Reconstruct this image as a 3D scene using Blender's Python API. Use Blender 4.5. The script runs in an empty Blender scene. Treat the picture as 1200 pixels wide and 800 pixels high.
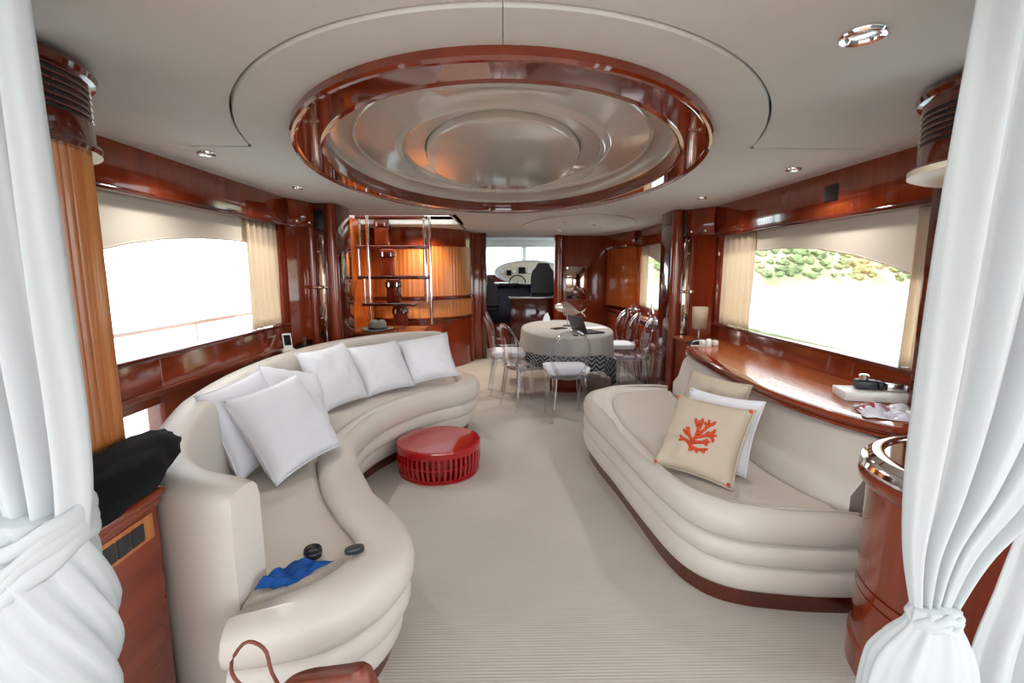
import bpy, bmesh, math, random
from mathutils import Vector, Matrix, noise
random.seed(7)
PI = math.pi
scene = bpy.context.scene
col = scene.collection

# ------------------------------------------------------------------ camera, light, exposure
cam_d = bpy.data.cameras.new('camera'); cam = bpy.data.objects.new('camera', cam_d); col.objects.link(cam)
F_PX = 572.0
cam_d.sensor_width = 36.0; cam_d.lens = F_PX / 1200.0 * 36.0; cam_d.clip_start = 0.02; cam_d.clip_end = 3000
PITCH = math.atan(83 / F_PX); YAW = math.atan(10 / F_PX); CAM_H = 1.45
cam.location = (0, 0, CAM_H); cam.rotation_euler = (PI / 2 - PITCH, 0, -YAW)
scene.camera = cam

world = bpy.data.worlds.new('hazy_sky'); scene.world = world; world.use_nodes = True
wb = world.node_tree.nodes['Background']
wb.inputs[0].default_value = (0.90, 0.96, 1.0, 1); wb.inputs[1].default_value = 6.0

sun_d = bpy.data.lights.new('sun', 'SUN'); sun_d.energy = 4.0; sun_d.angle = math.radians(2); sun_d.color = (1, .95, .86)
sun = bpy.data.objects.new('sun', sun_d); col.objects.link(sun); sun.rotation_euler = (math.radians(22), math.radians(8), 0)

scene.view_settings.view_transform = 'Standard'; scene.view_settings.look = 'None'
scene.view_settings.gamma = 1.0; scene.view_settings.use_curve_mapping = False
scene.view_settings.exposure = 0.0
CEIL = 2.05
LX, RX = -1.85, 2.05          # inner faces of the side walls

# ------------------------------------------------------------------ materials
MATS = {}
def new_mat(name):
    m = bpy.data.materials.new(name); m.use_nodes = True; MATS[name] = m
    nt = m.node_tree; b = nt.nodes['Principled BSDF']
    return m, nt, b
def rgb(h):
    h = h.lstrip('#'); c = [int(h[i:i+2], 16) / 255 for i in (0, 2, 4)]
    return tuple((x / 12.92 if x <= .04045 else ((x + .055) / 1.055) ** 2.4) for x in c) + (1,)
def plain(name, c, rough=.5, metal=0, coat=0, spec=None, noise_amt=0, scale=20, bump=0, bscale=60, sheen=0, trans=0):
    m, nt, b = new_mat(name)
    c = rgb(c) if isinstance(c, str) else c
    b.inputs['Base Color'].default_value = c
    b.inputs['Roughness'].default_value = rough; b.inputs['Metallic'].default_value = metal
    b.inputs['Coat Weight'].default_value = coat; b.inputs['Coat Roughness'].default_value = .05
    if spec is not None: b.inputs['Specular IOR Level'].default_value = spec
    if sheen: b.inputs['Sheen Weight'].default_value = sheen
    tc = nt.nodes.new('ShaderNodeTexCoord')
    if noise_amt:
        n = nt.nodes.new('ShaderNodeTexNoise'); n.inputs['Scale'].default_value = scale; n.inputs['Detail'].default_value = 6
        nt.links.new(tc.outputs['Object'], n.inputs['Vector'])
        r = nt.nodes.new('ShaderNodeValToRGB')
        r.color_ramp.elements[0].position = .3; r.color_ramp.elements[1].position = .7
        r.color_ramp.elements[0].color = tuple(x * (1 - noise_amt) for x in c[:3]) + (1,)
        r.color_ramp.elements[1].color = tuple(min(1, x * (1 + noise_amt)) for x in c[:3]) + (1,)
        nt.links.new(n.outputs[0], r.inputs[0]); nt.links.new(r.outputs[0], b.inputs['Base Color'])
    if bump:
        n2 = nt.nodes.new('ShaderNodeTexNoise'); n2.inputs['Scale'].default_value = bscale; n2.inputs['Detail'].default_value = 4
        nt.links.new(tc.outputs['Object'], n2.inputs['Vector'])
        bp = nt.nodes.new('ShaderNodeBump'); bp.inputs['Strength'].default_value = bump; bp.inputs['Distance'].default_value = .01
        nt.links.new(n2.outputs[0], bp.inputs['Height']); nt.links.new(bp.outputs[0], b.inputs['Normal'])
    return m
def wood(name, dark, light, scale=(9, 9, .7), rough=.12, coat=.6, detail=5):
    m, nt, b = new_mat(name)
    tc = nt.nodes.new('ShaderNodeTexCoord'); mp = nt.nodes.new('ShaderNodeMapping'); mp.inputs['Scale'].default_value = scale
    nt.links.new(tc.outputs['Object'], mp.inputs['Vector'])
    n = nt.nodes.new('ShaderNodeTexNoise'); n.inputs['Scale'].default_value = 1.6; n.inputs['Detail'].default_value = detail; n.inputs['Distortion'].default_value = .7
    nt.links.new(mp.outputs[0], n.inputs['Vector'])
    w = nt.nodes.new('ShaderNodeTexNoise'); w.inputs['Scale'].default_value = 9; w.inputs['Detail'].default_value = 8
    nt.links.new(mp.outputs[0], w.inputs['Vector'])
    mx = nt.nodes.new('ShaderNodeMath'); mx.operation = 'MULTIPLY_ADD'; mx.inputs[1].default_value = .35
    nt.links.new(w.outputs[0], mx.inputs[0]); nt.links.new(n.outputs[0], mx.inputs[2])
    r = nt.nodes.new('ShaderNodeValToRGB')
    r.color_ramp.elements[0].position = .45; r.color_ramp.elements[1].position = .9
    r.color_ramp.elements[0].color = rgb(dark); r.color_ramp.elements[1].color = rgb(light)
    nt.links.new(mx.outputs[0], r.inputs[0]); nt.links.new(r.outputs[0], b.inputs['Base Color'])
    b.inputs['Roughness'].default_value = rough; b.inputs['Coat Weight'].default_value = coat; b.inputs['Coat Roughness'].default_value = .03
    return m
def clear(name, tint, gloss=.12, edge=.5, edge_tint=None, rough=.02):
    """thin clear sheet: tinted transparency with a fresnel gloss"""
    m, nt, b = new_mat(name)
    out = nt.nodes['Material Output']; nt.nodes.remove(b)
    t = nt.nodes.new('ShaderNodeBsdfTransparent'); g = nt.nodes.new('ShaderNodeBsdfGlossy'); g.inputs['Roughness'].default_value = rough
    lw = nt.nodes.new('ShaderNodeLayerWeight'); lw.inputs['Blend'].default_value = .35
    mr = nt.nodes.new('ShaderNodeMapRange'); mr.inputs['To Min'].default_value = gloss; mr.inputs['To Max'].default_value = edge
    nt.links.new(lw.outputs['Facing'], mr.inputs['Value'])
    t.inputs[0].default_value = tint if not isinstance(tint, str) else rgb(tint)
    g.inputs[0].default_value = edge_tint or (1, 1, 1, 1)
    mix = nt.nodes.new('ShaderNodeMixShader')
    nt.links.new(mr.outputs[0], mix.inputs[0]); nt.links.new(t.outputs[0], mix.inputs[1]); nt.links.new(g.outputs[0], mix.inputs[2])
    nt.links.new(mix.outputs[0], out.inputs[0])
    return m
def cloth(name, c, transl=.3, rough=.9, bump=.1, bscale=300, weave=None):
    m, nt, b = new_mat(name)
    c = rgb(c) if isinstance(c, str) else c
    b.inputs['Base Color'].default_value = c; b.inputs['Roughness'].default_value = rough
    b.inputs['Specular IOR Level'].default_value = .2
    tc = nt.nodes.new('ShaderNodeTexCoord')
    n2 = nt.nodes.new('ShaderNodeTexNoise'); n2.inputs['Scale'].default_value = bscale; n2.inputs['Detail'].default_value = 3
    nt.links.new(tc.outputs['Object'], n2.inputs['Vector'])
    bp = nt.nodes.new('ShaderNodeBump'); bp.inputs['Strength'].default_value = bump; bp.inputs['Distance'].default_value = .004
    nt.links.new(n2.outputs[0], bp.inputs['Height']); nt.links.new(bp.outputs[0], b.inputs['Normal'])
    if transl:
        out = nt.nodes['Material Output']
        t = nt.nodes.new('ShaderNodeBsdfTranslucent'); t.inputs[0].default_value = c
        mix = nt.nodes.new('ShaderNodeMixShader'); mix.inputs[0].default_value = transl
        nt.links.new(b.outputs[0], mix.inputs[1]); nt.links.new(t.outputs[0], mix.inputs[2]); nt.links.new(mix.outputs[0], out.inputs[0])
    return m
def emit(name, c, s):
    m, nt, b = new_mat(name)
    b.inputs['Base Color'].default_value = (0, 0, 0, 1)
    b.inputs['Emission Color'].default_value = rgb(c); b.inputs['Emission Strength'].default_value = s
    return m

M_MAH = wood('mahogany_gloss', '#6a2410', '#8a3519', scale=(5, 5, .5), rough=.10)
M_MAHD = wood('mahogany_dark', '#46180d', '#5e2114', scale=(5, 5, .5), rough=.10)
M_MAHY = wood('mahogany_along', '#6e2712', '#8e3a1e', scale=(5, .5, 5), rough=.12)
M_SHELF = wood('cherry_shelf_top', '#94491f', '#b4643a', scale=(6, .5, 6), rough=.2, coat=.1)
M_CHER = wood('cherry_panel', '#a84c1a', '#c96a30', scale=(5, 5, .5), rough=.10)
M_OAK = wood('oak_flutes', '#ad602c', '#d08a4e', scale=(16, 16, .6), rough=.3, coat=.25)
M_RING = wood('ring_lacquer', '#62200f', '#803016', scale=(2, 2, 2), rough=.06, coat=1)
M_LEA = plain('cream_leather', '#d3ccc4', rough=.42, noise_amt=.03, scale=3, bump=.03, bscale=160)
M_LEA2 = plain('cream_leather_pad', '#cac2b9', rough=.46, noise_amt=.03, scale=3, bump=.06, bscale=9)
M_CEIL = plain('ceiling_suede', '#c8c5bf', rough=.9, noise_amt=.02, scale=4, bump=.03, bscale=200)
M_DOME = plain('dome_gloss', '#c4bdb1', rough=.14, coat=.5)
M_CHROME = plain('chrome', (.85, .85, .86, 1), rough=.08, metal=1)
M_STEEL = plain('brushed_silver', (.75, .75, .76, 1), rough=.22, metal=1)
M_BLACK = plain('black_plastic', '#15161a', rough=.4)
M_BLACKF = cloth('black_fabric', '#121316', transl=0, bump=.4, bscale=400)
M_DGREY = plain('dark_grey', '#2a2d33', rough=.35)
M_WHITEP = plain('white_plastic', '#e6e6e2', rough=.3)
M_PILLOW = cloth('white_linen', '#f2f3fa', transl=.08, bump=.15, bscale=220)
M_LINEN = cloth('sand_linen', '#cbbcaa', transl=.05, bump=.25, bscale=420)
M_CORAL = plain('coral_stitch', '#c8451d', rough=.8, noise_amt=.2, scale=60)
M_CURT = cloth('white_curtain', '#d3d8da', transl=.3, bump=.12, bscale=260)
M_SHEER = cloth('sheer_curtain', '#e8d8c4', transl=.55, bump=.1, bscale=300)
M_HEAD = plain('cream_blind', '#cfc5b6', rough=.85)
M_GLASS = clear('window_glass', (.97, .98, .98, 1), gloss=.04, edge=.4)
M_GHOST = clear('clear_acrylic', (.88, .89, .91, 1), gloss=.07, edge=.9)
M_CRYST = clear('clear_crystal', (.8, .76, .7, 1), gloss=.2, edge=.85, rough=.06)
M_RED = clear('red_acrylic', (.96, .45, .45, 1), gloss=.10, edge=.5, edge_tint=(1, .5, .5, 1))
M_REDS = plain('red_acrylic_solid', '#ab151b', rough=.08, coat=.6)
M_BLUE = cloth('blue_cloth', '#1f4f96', transl=0, bump=.3, bscale=200)
M_BAG = plain('tan_leather', '#6e321f', rough=.45, noise_amt=.15, scale=30, bump=.1, bscale=120)
M_FELT = cloth('grey_felt', '#8d8880', transl=0, bump=.3, bscale=300)
M_TABLEC = cloth('grey_tablecloth', '#aaa6a2', transl=.1, bump=.2, bscale=300)
M_MIRROR = plain('bronze_mirror', (.55, .42, .36, 1), rough=.05, metal=1)
M_SILV = plain('fish_silver', (.72, .66, .58, 1), rough=.3, metal=1)
M_LAMP = emit('lamp_glow', '#fff1d8', 12)
M_SCREEN = plain('screen_dark', '#0c0f16', rough=.1)
M_SHELL = plain('boat_white', '#e6e6e4', rough=.4)
M_PAPER = plain('paper_white', '#e8e6e0', rough=.7)
M_DASH = plain('dash_cream', '#e2d6c0', rough=.4)
M_NAVY = plain('navy_vinyl', '#1a2238', rough=.4)

def make_carpet():
    m, nt, b = new_mat('ribbed_carpet')
    tc = nt.nodes.new('ShaderNodeTexCoord')
    w = nt.nodes.new('ShaderNodeTexWave'); w.bands_direction = 'Y'; w.inputs['Scale'].default_value = 22; w.inputs['Distortion'].default_value = .8; w.inputs['Detail'].default_value = 2
    n = nt.nodes.new('ShaderNodeTexNoise'); n.inputs['Scale'].default_value = 240; n.inputs['Detail'].default_value = 3
    n3 = nt.nodes.new('ShaderNodeTexNoise'); n3.inputs['Scale'].default_value = 2.2; n3.inputs['Detail'].default_value = 3
    for q in (w, n, n3): nt.links.new(tc.outputs['Object'], q.inputs['Vector'])
    r = nt.nodes.new('ShaderNodeValToRGB'); r.color_ramp.elements[0].color = rgb('#b4afa8'); r.color_ramp.elements[1].color = rgb('#c6c1ba')
    a = nt.nodes.new('ShaderNodeMath'); a.operation = 'MULTIPLY_ADD'; a.inputs[1].default_value = .25
    nt.links.new(w.outputs[0], a.inputs[0]); nt.links.new(n3.outputs[0], a.inputs[2])
    nt.links.new(a.outputs[0], r.inputs[0]); nt.links.new(r.outputs[0], b.inputs['Base Color'])
    b.inputs['Roughness'].default_value = .85; b.inputs['Sheen Weight'].default_value = .2
    mm = nt.nodes.new('ShaderNodeMath'); mm.operation = 'ADD'
    nt.links.new(w.outputs[0], mm.inputs[0]); nt.links.new(n.outputs[0], mm.inputs[1])
    bp = nt.nodes.new('ShaderNodeBump'); bp.inputs['Strength'].default_value = .25; bp.inputs['Distance'].default_value = .004
    nt.links.new(mm.outputs[0], bp.inputs['Height']); nt.links.new(bp.outputs[0], b.inputs['Normal'])
    return m
M_CARPET = make_carpet()
def make_chevron():
    m, nt, b = new_mat('chevron_throw')
    tc = nt.nodes.new('ShaderNodeTexCoord'); s = nt.nodes.new('ShaderNodeSeparateXYZ'); nt.links.new(tc.outputs['UV'], s.inputs[0])
    def mt(op, a, bb):
        q = nt.nodes.new('ShaderNodeMath'); q.operation = op
        for i, v in enumerate((a, bb)):
            if v is None: continue
            if isinstance(v, (int, float)): q.inputs[i].default_value = v
            else: nt.links.new(v, q.inputs[i])
        return q.outputs[0]
    zig = mt('PINGPONG', mt('MULTIPLY', s.outputs[0], 30.0), 1.0)
    v = mt('ADD', mt('MULTIPLY', s.outputs[1], 3.5), zig)
    st = mt('GREATER_THAN', mt('FRACT', v, None), .62)
    mix = nt.nodes.new('ShaderNodeMix'); mix.data_type = 'RGBA'
    mix.inputs['A'].default_value = rgb('#24262c'); mix.inputs['B'].default_value = rgb('#8b8d92')
    nt.links.new(st, mix.inputs['Factor']); nt.links.new(mix.outputs['Result'], b.inputs['Base Color'])
    b.inputs['Roughness'].default_value = .9
    return m
M_CHEV = make_chevron()
def make_hill():
    m, nt, b = new_mat('scrub_ground')
    tc = nt.nodes.new('ShaderNodeTexCoord'); n = nt.nodes.new('ShaderNodeTexNoise'); n.inputs['Scale'].default_value = .12; n.inputs['Detail'].default_value = 8
    nt.links.new(tc.outputs['Object'], n.inputs['Vector'])
    r = nt.nodes.new('ShaderNodeValToRGB'); r.color_ramp.elements[0].position = .42; r.color_ramp.elements[1].position = .6
    r.color_ramp.elements[0].color = rgb('#858b68'); r.color_ramp.elements[1].color = rgb('#a69e88')
    nt.links.new(n.outputs[0], r.inputs[0]); nt.links.new(r.outputs[0], b.inputs['Base Color']); b.inputs['Roughness'].default_value = 1
    return m
M_HILL = make_hill()
M_BUSH = plain('bush_green', '#75845a', rough=1, noise_amt=.4, scale=.8)
M_SEA = plain('sea_water', '#a9bcbe', rough=.25, bump=.3, bscale=.6)
M_MAG = plain('magazine_print', '#b8a8b4', rough=.25)

# ------------------------------------------------------------------ builders
ORG = {}
def org(p):
    return ORG.get(p.name, Vector((0, 0, 0))) if p else Vector((0, 0, 0))
def empty(name, loc, label, cat, group=None, rz=0):
    o = bpy.data.objects.new(name, None); col.objects.link(o); o.location = loc; o.rotation_euler = (0, 0, rz)
    o.empty_display_size = .1
    ORG[o.name] = Vector(loc)
    return tag(o, label, cat, group)
def tag(o, label=None, cat=None, group=None, kind=None):
    if label: o['label'] = label
    if cat: o['category'] = cat
    if group: o['group'] = group
    if kind: o['kind'] = kind
    return o
def put(name, me, mat, parent=None, smooth=True, local=False, angle=40):
    """link a mesh; verts are world coordinates unless local"""
    if isinstance(me, bmesh.types.BMesh):
        bm = me; me = bpy.data.meshes.new(name)
        bmesh.ops.recalc_face_normals(bm, faces=bm.faces); bm.to_mesh(me); bm.free()
    o = bpy.data.objects.new(name, me); col.objects.link(o)
    if isinstance(mat, (list, tuple)):
        for q in mat: me.materials.append(q)
    elif mat: me.materials.append(mat)
    if parent:
        o.parent = parent
        og = org(parent); ORG[o.name] = og
        if not local and og.length > 0: me.transform(Matrix.Translation(-og))
    if smooth:
        me.polygons.foreach_set('use_smooth', [True] * len(me.polygons))
        if angle < 180: me.set_sharp_from_angle(angle=math.radians(angle))
    return o
def struct(o): o['kind'] = 'structure'; return o
def B(): return bmesh.new()
def abox(bm, x0, x1, y0, y1, z0, z1, bev=0, seg=2, M=None):
    vs = [bm.verts.new(v) for v in ((x0,y0,z0),(x1,y0,z0),(x1,y1,z0),(x0,y1,z0),(x0,y0,z1),(x1,y0,z1),(x1,y1,z1),(x0,y1,z1))]
    if M is not None:
        for v in vs: v.co = M @ v.co
    fs = [bm.faces.new([vs[i] for i in f]) for f in ((0,3,2,1),(4,5,6,7),(0,1,5,4),(1,2,6,5),(2,3,7,6),(3,0,4,7))]
    if bev:
        ed = list({e for f in fs for e in f.edges})
        bmesh.ops.bevel(bm, geom=ed, offset=bev, segments=seg, profile=.5, affect='EDGES')
def box(name, x0, x1, y0, y1, z0, z1, mat, parent=None, bev=.004, seg=2, M=None, local=False):
    bm = B(); abox(bm, x0, x1, y0, y1, z0, z1, bev, seg, M); return put(name, bm, mat, parent, local=local)
def loft(bm, secs, closed=True, cap=True, ring=False):
    """secs: list of equally long point lists"""
    rows = [[bm.verts.new(p) for p in s] for s in secs]
    n = len(rows[0]); k = len(rows)
    for i in range(k if ring else k - 1):
        a, b = rows[i], rows[(i + 1) % k]
        for j in range(n if closed else n - 1):
            j2 = (j + 1) % n
            try: bm.faces.new((a[j], a[j2], b[j2], b[j]))
            except ValueError: pass
    if cap and closed and not ring:
        for r in (rows[0], rows[-1]):
            try: bm.faces.new(r)
            except ValueError: pass
    return rows
def frames(pts, up=Vector((0, 0, 1))):
    out = []
    pts = [Vector(p) for p in pts]
    for i, p in enumerate(pts):
        t = (pts[min(i + 1, len(pts) - 1)] - pts[max(i - 1, 0)])
        t = t.normalized() if t.length > 1e-9 else Vector((0, 1, 0))
        u = up if abs(t.dot(up)) < .95 else Vector((1, 0, 0))
        s = t.cross(u).normalized(); u2 = s.cross(t).normalized()
        out.append((p, t, s, u2))
    return out
def tube(bm, pts, r, n=8, cap=True, ring=False):
    rs = r if isinstance(r, (list, tuple)) else [r] * len(pts)
    secs = []
    for (p, t, s, u), q in zip(frames(pts), rs):
        secs.append([p + (s * math.cos(2*PI*k/n) + u * math.sin(2*PI*k/n)) * q for k in range(n)])
    loft(bm, secs, cap=cap, ring=ring)
def lathe(bm, prof, c=(0, 0, 0), n=32, a0=0, a1=2*PI, capb=True):
    """prof: [(r,z)] revolved about z through c"""
    c = Vector(c); full = abs(a1 - a0 - 2*PI) < 1e-6
    k = n if full else n + 1
    secs = [[c + Vector((r * math.cos(a0 + (a1-a0)*i/n), r * math.sin(a0 + (a1-a0)*i/n), z)) for r, z in prof] for i in range(k)]
    loft(bm, secs, closed=False, ring=full)
    bmesh.ops.remove_doubles(bm, verts=bm.verts, dist=1e-5)
def prism(bm, poly, axis, a, b):
    """poly: 2D points; axis 'z': (x,y), 'x': (y,z), 'y': (x,z); extruded from a to b"""
    def P(p, t):
        return {'z': (p[0], p[1], t), 'x': (t, p[0], p[1]), 'y': (p[0], t, p[1])}[axis]
    A = [bm.verts.new(P(p, a)) for p in poly]; C = [bm.verts.new(P(p, b)) for p in poly]
    bm.faces.new(A); bm.faces.new(C[::-1])
    n = len(poly)
    for i in range(n): bm.faces.new((A[i], A[(i+1) % n], C[(i+1) % n], C[i]))
def catmull(pts, n, closed=False):
    pts = [Vector(p) for p in pts]; m = len(pts); out = []
    segs = m if closed else m - 1
    for q in range(n if closed else n):
        t = q * segs / (n if closed else (n - 1)); i = min(int(t), segs - 1); f = t - i
        g = (lambda k: pts[k % m]) if closed else (lambda k: pts[max(0, min(m - 1, k))])
        p0, p1, p2, p3 = g(i-1), g(i), g(i+1), g(i+2)
        out.append(.5 * ((2*p1) + (p2-p0)*f + (2*p0-5*p1+4*p2-p3)*f*f + (3*p1-p0-3*p2+p3)*f**3))
    return out
def resample(pts, n):
    pts = [Vector(p) for p in pts]; d = [0]
    for a, b in zip(pts, pts[1:]): d.append(d[-1] + (b-a).length)
    out = []; j = 0
    for i in range(n):
        t = d[-1] * i / (n-1)
        while j < len(d) - 2 and d[j+1] < t: j += 1
        f = (t - d[j]) / max(1e-9, d[j+1] - d[j]); out.append(pts[j].lerp(pts[j+1], min(1, f)))
    return out
def copy_tree(o, parent=None):
    c = o.copy(); col.objects.link(c); c.parent = parent
    ORG[c.name] = ORG.get(o.name, Vector((0, 0, 0)))
    for ch in list(o.children): copy_tree(ch, c)
    return c

# ------------------------------------------------------------------ the setting
# outside
sea = struct(put('ground_sea', (lambda bm: (abox(bm, -1500, 1500, -600, 2200, -3.2, -2.6), bm)[1])(B()), M_SEA))
bm = B()
NX, NY = 60, 26
def hill_z(x, y):
    t = max(0, (y - 128 - .12 * (x - 60) - 6 * noise.noise((x * .03, 0, 1))) / 90)
    return -3.2 + min(1, t * 14) * 1.2 + 46 * t ** .8 * min(1, max(0, (x - 35) / 30)) + 3 * noise.noise((x * .05, y * .05, 3)) * min(1, t * 5)
g = [[bm.verts.new((35 + 325 * i / NX, 118 + 150 * j / NY, hill_z(35 + 325 * i / NX, 118 + 150 * j / NY))) for j in range(NY + 1)] for i in range(NX + 1)]
for i in range(NX):
    for j in range(NY): bm.faces.new((g[i][j], g[i+1][j], g[i+1][j+1], g[i][j+1]))
hill = struct(put('ground_hillside', bm, M_HILL))
rnd = random.Random(3)
bm = B()
for k in range(2200):
    x = rnd.uniform(45, 190); y = rnd.uniform(132, 200)
    z = hill_z(x, y); 
    if z < -1.2: continue
    r = rnd.uniform(.5, 1.7)
    Mx = Matrix.Translation((x, y, z + r * .2)) @ Matrix.Diagonal((r * rnd.uniform(.8, 1.5), r, r * rnd.uniform(.6, .9), 1))
    bmesh.ops.create_icosphere(bm, subdivisions=1, radius=1, matrix=Mx)
for v in bm.verts: v.co += Vector((rnd.uniform(-.3, .3), rnd.uniform(-.3, .3), rnd.uniform(-.25, .25)))
tag(put('hillside_scrub', bm, M_BUSH), 'low green shrubs scattered over the pale hillside across the water', 'shrubs', kind='stuff')

# side deck outside the left window, with its rail
box('floor_side_deck', LX - 1.25, LX - .12, -.6, 9.5, -.25, -.15, M_SHELL)['kind'] = 'structure'
rail = empty('deck_railing', (LX - 1.1, 3.5, -.15), 'white metal deck railing seen through the big side window', 'railing')
bm = B(); tube(bm, [(LX - 1.1, y, .96) for y in (1.0, 3, 5, 9)], .022, 10); put('top_rail', bm, M_SHELL, rail)
bm = B(); tube(bm, [(LX - 1.1, y, .62) for y in (1.0, 3, 5, 9)], .012, 8); put('wire_rail', bm, M_SHELL, rail)
for y in (2.0, 3.35, 4.7, 6.05, 7.4, 8.75):
    bm = B(); tube(bm, [(LX - 1.1, y, -.16), (LX - 1.1, y, .96)], .018, 8); put('post', bm, M_SHELL, rail)

# floor
bm = B(); abox(bm, -2.0, 2.2, -.7, 8.6, -.06, 0)
floor = struct(put('floor', bm, M_CARPET, smooth=False))
bm = B(); abox(bm, -2.0, 2.2, 8.6, 13.2, -.06, .0)
struct(put('floor_wheelhouse', bm, M_MAHD, smooth=False))

# aft deck behind the open doors
bm = B(); abox(bm, -2.6, 2.8, -4.6, -.7, -.10, -.005); struct(put('floor_aft_deck', bm, M_OAK, smooth=False))
bm = B(); abox(bm, -2.7, -2.6, -4.6, .9, -.1, .75); abox(bm, 2.8, 2.9, -4.6, .9, -.1, .75); abox(bm, -2.7, 2.9, -4.7, -4.6, -.1, .75); struct(put('wall_aft', bm, M_SHELL, smooth=False))
bm = B(); abox(bm, -3.0, 3.2, -4.0, -.9, 2.32, 2.40); struct(put('ceiling_aft_shade', bm, M_SHELL, smooth=False))  # unseen roof, added to cut the sky light from behind
# ceiling -----------------------------------------------------------
EC = (0.0, 3.18)
def ell(a, b, z, n=96, c=EC): return [Vector((c[0] + a * math.cos(2*PI*i/n), c[1] + b * math.sin(2*PI*i/n), z)) for i in range(n)]
# backing boards above the panels
CB = B()
abox(CB, -1.95, 2.15, -.7, 1.1, CEIL + .06, CEIL + .10); abox(CB, -1.95, -1.25, 1.1, 5.3, CEIL + .06, CEIL + .10)
abox(CB, 1.25, 2.15, 1.1, 5.3, CEIL + .06, CEIL + .10); abox(CB, -1.25, 1.25, 1.1, 5.3, CEIL + .22, CEIL + .26)
abox(CB, -.55, 2.15, 5.3, 8.7, CEIL + .06, CEIL + .10); abox(CB, -1.95, -.55, 6.55, 8.7, CEIL + .06, CEIL + .10)
abox(CB, -1.95, -.55, 5.3, 5.5, CEIL + .06, CEIL + .10)
ceiling = struct(put('ceiling', CB, M_CEIL, smooth=False))
def strip_panel(name, xs, ranges):
    """ranges(x) -> list of (y0,y1); builds a panel slab"""
    bm = B()
    for xa, xb in zip(xs, xs[1:]):
        for (p0, p1), (q0, q1) in zip(ranges(xa), ranges(xb)):
            if p1 - p0 < 1e-4 and q1 - q0 < 1e-4: continue
            for z, fl in ((CEIL, 0), (CEIL + .012, 1)):
                vs = [bm.verts.new(v) for v in ((xa, p0, z), (xb, q0, z), (xb, q1, z), (xa, p1, z))]
                bm.faces.new(vs[::-1] if not fl else vs)
    bmesh.ops.remove_doubles(bm, verts=bm.verts, dist=1e-4)
    ed = [e for e in bm.edges if len(e.link_faces) == 1]
    me = bpy.data.meshes.new(name); bm.to_mesh(me); bm.free()
    return put(name, me, M_CEIL, ceiling, smooth=False)
PA, PB = 1.305, 1.985
XS = sorted(set([-1.95, -1.3051] + [PA * math.cos(PI * i / 60) for i in range(61)] + [1.3051, 2.15, -.55, -.5501]))
def el_lo(x): return EC[1] - PB * math.sqrt(max(0, 1 - (x / PA) ** 2)) if abs(x) < PA else EC[1]
def el_hi(x): return 2 * EC[1] - el_lo(x)
SEAM = 2.52
strip_panel('ceiling_panel', XS, lambda x: [(-.7, min(SEAM - .008, el_lo(x) if abs(x) < PA else 9))])
def back(x):
    end = 8.7 if x > -.555 else 5.5
    if abs(x) >= PA: return [(SEAM, EC[1]), (EC[1], end)]
    return [(min(max(SEAM, SEAM), max(SEAM, el_lo(x))), max(SEAM, el_lo(x))), (el_hi(x), end)]
strip_panel('ceiling_panel', [x for x in XS], back)
strip_panel('ceiling_panel', [-1.95, -.5501], lambda x: [(6.55, 8.7)])
# raised oval collar, in two halves meeting on the centre seam
for s in (-1, 1):
    bm = B(); n = 72; secs = []
    for i in range(n + 1):
        a = -PI / 2 + PI * i / n
        a = max(-PI/2 + .0008, min(PI/2 - .0008, a))
        cx, sy = s * math.cos(a), math.sin(a)
        secs.append([Vector((cx * r1, EC[1] + sy * r2, z)) for r1, r2, z in
            ((PA - .009, PB - .009, CEIL + .05), (PA - .009, PB - .009, CEIL - .004), (PA - .012, PB - .012, CEIL - .008), (1.18, 1.86, CEIL - .0085), (1.05, 1.74, CEIL - .0085), (1.05, 1.74, CEIL + .05))])
    loft(bm, secs, closed=True)
    put('oval_collar', bm, M_CEIL, ceiling)
# lacquered ring
bm = B(); secs = []
prof = [(.018, .02), (.020, -.034), (.013, -.043), (.002, -.045), (-.006, -.040), (-.012, -.034), (-.06, -.034), (-.108, -.034), (-.114, -.037), (-.122, -.040), (-.129, -.036), (-.13, -.028), (-.13, .05), (-.10, .05)]
n = 128
for i in range(n):
    a = 2*PI*i/n
    row = []
    for o_, z in prof:
        k = (-o_) / .13
        ra = 1.07 + (o_ if o_ > 0 else -.12 * k); rb = 1.77 + (o_ if o_ > 0 else -.17 * k)
        row.append(Vector((ra * math.cos(a), EC[1] + rb * math.sin(a), CEIL + z)))
    secs.append(row)
loft(bm, secs, closed=True, ring=True)
put('lacquer_ring', bm, M_RING, ceiling, angle=14)
# recessed dome
bm = B()
dome = [(.955, 1.605, -.03), (.955, 1.605, .03), (.945, 1.59, .06), (.915, 1.53, .085), (.88, 1.43, .098), (.852, 1.335, .102), (.848, 1.328, .094), (.842, 1.318, .090), (.836, 1.308, .094), (.832, 1.30, .10),
        (.64, 1.06, .098), (.625, 1.045, .092), (.615, 1.03, .080), (.60, 1.01, .074), (.585, .995, .080), (.575, .985, .09), (.47, .955, .09), (.462, .948, .088)]
loft(bm, [[Vector((a * math.cos(2*PI*i/n), EC[1] + b * math.sin(2*PI*i/n), CEIL + z)) for i in range(n)] for a, b, z in dome], cap=False)
put('dome_shell', bm, M_DOME, ceiling)
bm = B()
loft(bm, [[Vector((a * math.cos(2*PI*i/n), EC[1] + b * math.sin(2*PI*i/n), CEIL + z)) for i in range(n)] for a, b, z in ((.456, .938, .12), (.456, .938, .06), (.450, .93, .052), (.43, .91, .050), (.02, .04, .050))])
put('dome_disc', bm, M_DOME, ceiling)
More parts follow.
